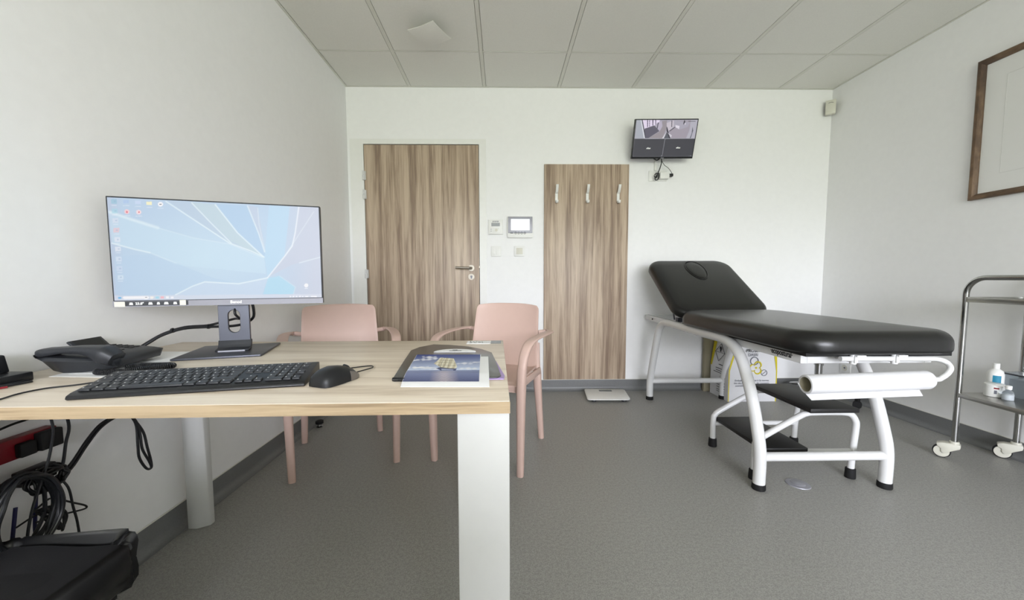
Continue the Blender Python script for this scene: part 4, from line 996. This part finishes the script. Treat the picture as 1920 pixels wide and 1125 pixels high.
b.tube([(1.20,3.12,1.93),(1.222,3.13,1.912),(1.25,3.14,1.905),(1.278,3.14,1.925)],.005,8,smooth=6); b.tube([(1.240,3.17,1.79),(1.252,3.168,1.77),(1.266,3.166,1.79),(1.258,3.166,1.81),(1.244,3.17,1.795)],.004,8,smooth=5)
b.tube([(1.29,3.14,1.895),(1.315,3.15,1.868),(1.345,3.155,1.85),(1.37,3.16,1.825),(1.385,3.165,1.805)],.002,8,smooth=6)
solo('power_cable',b,'black','black power leads looping below the security monitor','cable')

# ---------------------------------------------------------------- ceiling plate, floor items
cx,cy,cz=-.44,2.478,H
t=thing('ceiling_vent','square white vent cover hanging below the ceiling tile','vent',(cx,cy,cz))
b=MB(); b.lathe((cx,cy,cz-.03),[(.036,.031),(.036,.0),(.030,-.010)],28); part('collar',b,'tbar',t)
s_=.094
def ventpt(u,v):
    x=(2*u-1)*s_; y=(2*v-1)*s_; a=R(-27); r_=(x*x+y*y)
    z=cz-.046+.6*r_
    return (cx+x*math.cos(a)-y*math.sin(a),cy+x*math.sin(a)+y*math.cos(a),z-.004)
b=MB().sheet(ventpt,15,15,(0,0,1),-.002); part('cover',b,'ceil',t,smooth=50)
t=thing('floor_outlet','oval metal floor outlet cover set in the vinyl','floor outlet',(1.372,1.70,0))
def oval(a,b_,h0,h1,ang):
    ring=lambda k,z:[(1.372+a*k*math.cos(2*PI*j/36)*math.cos(ang)-b_*k*math.sin(2*PI*j/36)*math.sin(ang),1.70+a*k*math.cos(2*PI*j/36)*math.sin(ang)+b_*k*math.sin(2*PI*j/36)*math.cos(ang),z) for j in range(36)]
    return MB().rings([ring(1,h0),ring(.98,h1),ring(.9,h1+.001)])
part('cover',oval(.050,.046,0,.003,R(-50)),'silver',t); part('flap',oval(.030,.026,.004,.0048,R(-50)),'silver',t)
t=thing('bathroom_scale','white glass bathroom scale on the floor under the wood panel','scale',(.84,3.03,0))
b=MB(); q=[(.688,3.178),(1.020,3.152),(.985,2.880),(.652,2.888)]
def rq(pts,r,n=3):
    out=[]; N=len(pts)
    for i in range(N):
        p=Vector(pts[i]);a_=(Vector(pts[i-1])-p).normalized();c_=(Vector(pts[(i+1)%N])-p).normalized()
        s0,s1=p+a_*r,p+c_*r
        for k in range(n+1):
            f=k/n; out.append(tuple((1-f)**2*s0+2*f*(1-f)*p+f*f*s1))
    return out
part('platform',MB().prism(rq(q,.03),'z',.020,.027),'whiteplastic',t,bevel=.001)
part('display',MB().prism([(.80,3.135),(.905,3.128),(.900,3.088),(.797,3.094)],'z',.027,.0276),'lcd',t)
for x,y in((.71,2.925),(.945,2.92),(.975,3.12),(.73,3.135)): part('foot',MB().lathe((x,y,0),[(.018,0),(.02,.003),(.018,.020)]),'charcoal',t)
t=thing('door_stop','small chrome and black door stop on the floor by the left wall','door stop',(-1.202,2.455,0))
part('base',MB().lathe((-1.19,2.455,0),[(.02,0),(.021,.004),(.013,.008),(.012,.022)]),'chrome',t); part('rubber_ring',MB().lathe((-1.19,2.455,0),[(.017,.021),(.024,.024),(.024,.040),(.016,.044)]),'blackmatte',t)

# ---------------------------------------------------------------- under the desk: bin, power strip, cables
t=thing('waste_bin','dark waste bin lined with a black bag at the lower left under the desk','bin',(-1.0,.75,0))
bx0,bx1,by0,by1=-1.16,-.858,.62,.88
b=MB(); b.rings([[(x,y,z) for x,y in rrect(bx0+i,bx1-i,by0+i,by1-i,.03,3)] for z,i in((0,.06),(.335,.022))]); part('body',b,'binbody',t)
b=MB(); b.grid(lambda u,v:(bx0+.02+(bx1-bx0-.04)*u,by0+.02+(by1-by0-.04)*v,.349-.02*math.sin(PI*u)*math.sin(PI*v)+.002*math.sin(9*u+5*v)),12,12); part('contents_cover',b,'binbody',t)
b=MB(); rings=[]; base=rrect(bx0,bx1,by0,by1,.045,14); cxm,cym=(bx0+bx1)/2,(by0+by1)/2
def wr(k,z): 
    x,y=base[k]; g=.15+.85*max(0,min(1,(x-(bx1-.13))/.1)); a=k*1.0
    return g*(.006*math.sin(a*1.3+z*22)+.005*math.sin(a*2.9-z*40+1)+.003*math.sin(a*5.1+z*70))
for z,e in((.252,-.012),(.256,.0),(.268,.006),(.29,.005),(.315,.008),(.343,.010),(.356,.006),(.361,-.004),(.354,-.014),(.31,-.020),(.24,-.024)):
    ring=[]
    for k,(x,y) in enumerate(base):
        d=Vector((x-cxm,y-cym)); d.normalize(); o=e+wr(k,z); zz=z+(wr(k,z)*1.2 if z>.335 else 0)
        ring.append((x+d.x*o,y+d.y*o,zz))
    rings.append(ring)
b.rings(rings,cap0=False,cap1=False); part('bag',b,'bag',t,label='wrinkled black bin bag',smooth=70)
t=thing('power_strip','dark red power strip fixed to the wall under the desk','power strip',(-1.243,.98,.50))
part('housing',MB().box(XL,XL+.03,.80,1.05,.508,.562),'red',t,bevel=.003)
part('plug',MB().box(XL+.03,XL+.052,.995,1.046,.512,.56),'blackmatte',t,bevel=.004); part('plug',MB().box(XL+.03,XL+.048,.955,.990,.512,.548),'blackmatte',t,bevel=.004)

xw=-1.2
t=thing('power_brick','black power supply with a white label hanging under the desk','power supply',(xw,.985,.43))
part('body',MB().box(-1.225,-1.19,.945,1.015,.44,.478),'black',t,bevel=.004); part('label',MB().box(-1.1899,-1.1885,.968,.990,.447,.477),'paper',t)
def cab(pts,r=.0035,m=0,b=None,k=8): b.tube(pts,r,8,smooth=k,mi=m)
def ring_yz(cy_,cz_,ry,rz_,x,n=14,ph=0,jit=.004): return [(x+random.uniform(-.004,.004),cy_+(ry+random.uniform(-jit,jit))*math.cos(2*PI*i/n+ph),cz_+(rz_+random.uniform(-jit,jit))*math.sin(2*PI*i/n+ph)) for i in range(n)]
b=MB()
for j in range(5): b.tube(ring_yz(.985,.445,.045-.004*j,.032-.003*j,-1.186+.005*j),.0032,8,smooth=4,closed=True)
solo('coiled_cable',b,'black','black cable coiled around the power supply under the desk','cable')
b=MB()
for j in range(7): b.tube(ring_yz(.905,.40,.062+.003*(j%3),.085+.004*(j%4),-1.165+.006*j),.0042,8,smooth=4,closed=True)
solo('cable_coil','' and None or b,'black','thick coil of black cable hanging at the left edge under the desk','cable')
b=MB()
for j in range(4): b.tube([(-1.18+.004*j,.955,.375),(-1.17,.985+.006*j,.37-.01*j),(-1.165,1.005-.004*j,.335-.012*j),(-1.165,.99,.305+.004*j),(-1.17,.972,.33+.01*j),(-1.175,.96,.36)],.003,8,smooth=5,closed=True)
b.tube([(-1.19,.95,.37),(-1.185,.975,.385),(-1.18,.99,.388),(-1.175,1.03,.352),(-1.175,1.06,.325),(-1.175,1.055,.318),(-1.18,1.0,.335),(-1.185,.955,.345)],.0024,8,smooth=6)
solo('cable_bundle',b,'black','small tied bundle of thin black cable above the bin','cable')
b=MB()
for o_ in(0,.012):
    b.tube([(-1.19,1.005,.432-o_*.4),(-1.19,1.045,.452-o_),(-1.19,1.09,.500-o_),(-1.19,1.13,.532-o_*.8),(-1.185,1.17,.542-o_*.3),(-1.18,1.205,.535),(-1.175,1.225,.50),(-1.172,1.23+o_,.46),(-1.17,1.232+o_*1.4,.41),(-1.17,1.252+o_*.5,.36),(-1.17,1.258,.335),(-1.172,1.243,.34),(-1.172,1.222,.385),(-1.174,1.222,.43),(-1.176,1.222,.50),(-1.18,1.195,.545),(-1.18,1.16,.552)],.0038,8,smooth=6)
solo('hanging_cable',b,'black','pair of thick black cables drooping from under the desk','cable')
b=MB(); b.tube([(-1.215,1.07,.688),(-1.205,1.055,.62),(-1.185,1.045,.56),(-1.18,1.03,.52),(-1.18,1.02,.47),(-1.185,1.01,.43)],.0035,8,smooth=6)
b.tube([(-1.21,.985,.688),(-1.16,.985,.60),(-1.158,.975,.52),(-1.158,.95,.45),(-1.158,.93,.40),(-1.158,.915,.34),(-1.157,.905,.26)],.003,8,smooth=6)
b.tube([(-1.19,1.01,.44),(-1.175,1.022,.40),(-1.175,1.03,.34),(-1.17,1.032,.30),(-1.17,1.035,.255)],.0028,8,smooth=6)
b.tube([(-1.21,.80,.48),(-1.20,.88,.475),(-1.19,.95,.455)],.005,8,smooth=6); b.tube([(-1.19,.985,.42),(-1.185,.975,.37),(-1.19,.945,.36),(-1.19,.92,.355)],.0022,8,smooth=6)
b.tube([(-1.23,.80,.585),(-1.225,.88,.588),(-1.22,.95,.60),(-1.21,1.0,.612),(-1.205,1.06,.67)],.003,8,smooth=6)
solo('loose_cable',b,'black','loose black leads dropping from the power strip','cable')
b=MB(); b.tube([(-1.20,.975,.43),(-1.195,.965,.38),(-1.195,.96,.32),(-1.19,.96,.25)],.0038,8,smooth=6); b.tube([(-1.2,.93,.40),(-1.195,.915,.33),(-1.19,.90,.27)],.0038,8,smooth=6)
solo('network_cable',b,'navy','dark blue network cables behind the bin','cable')
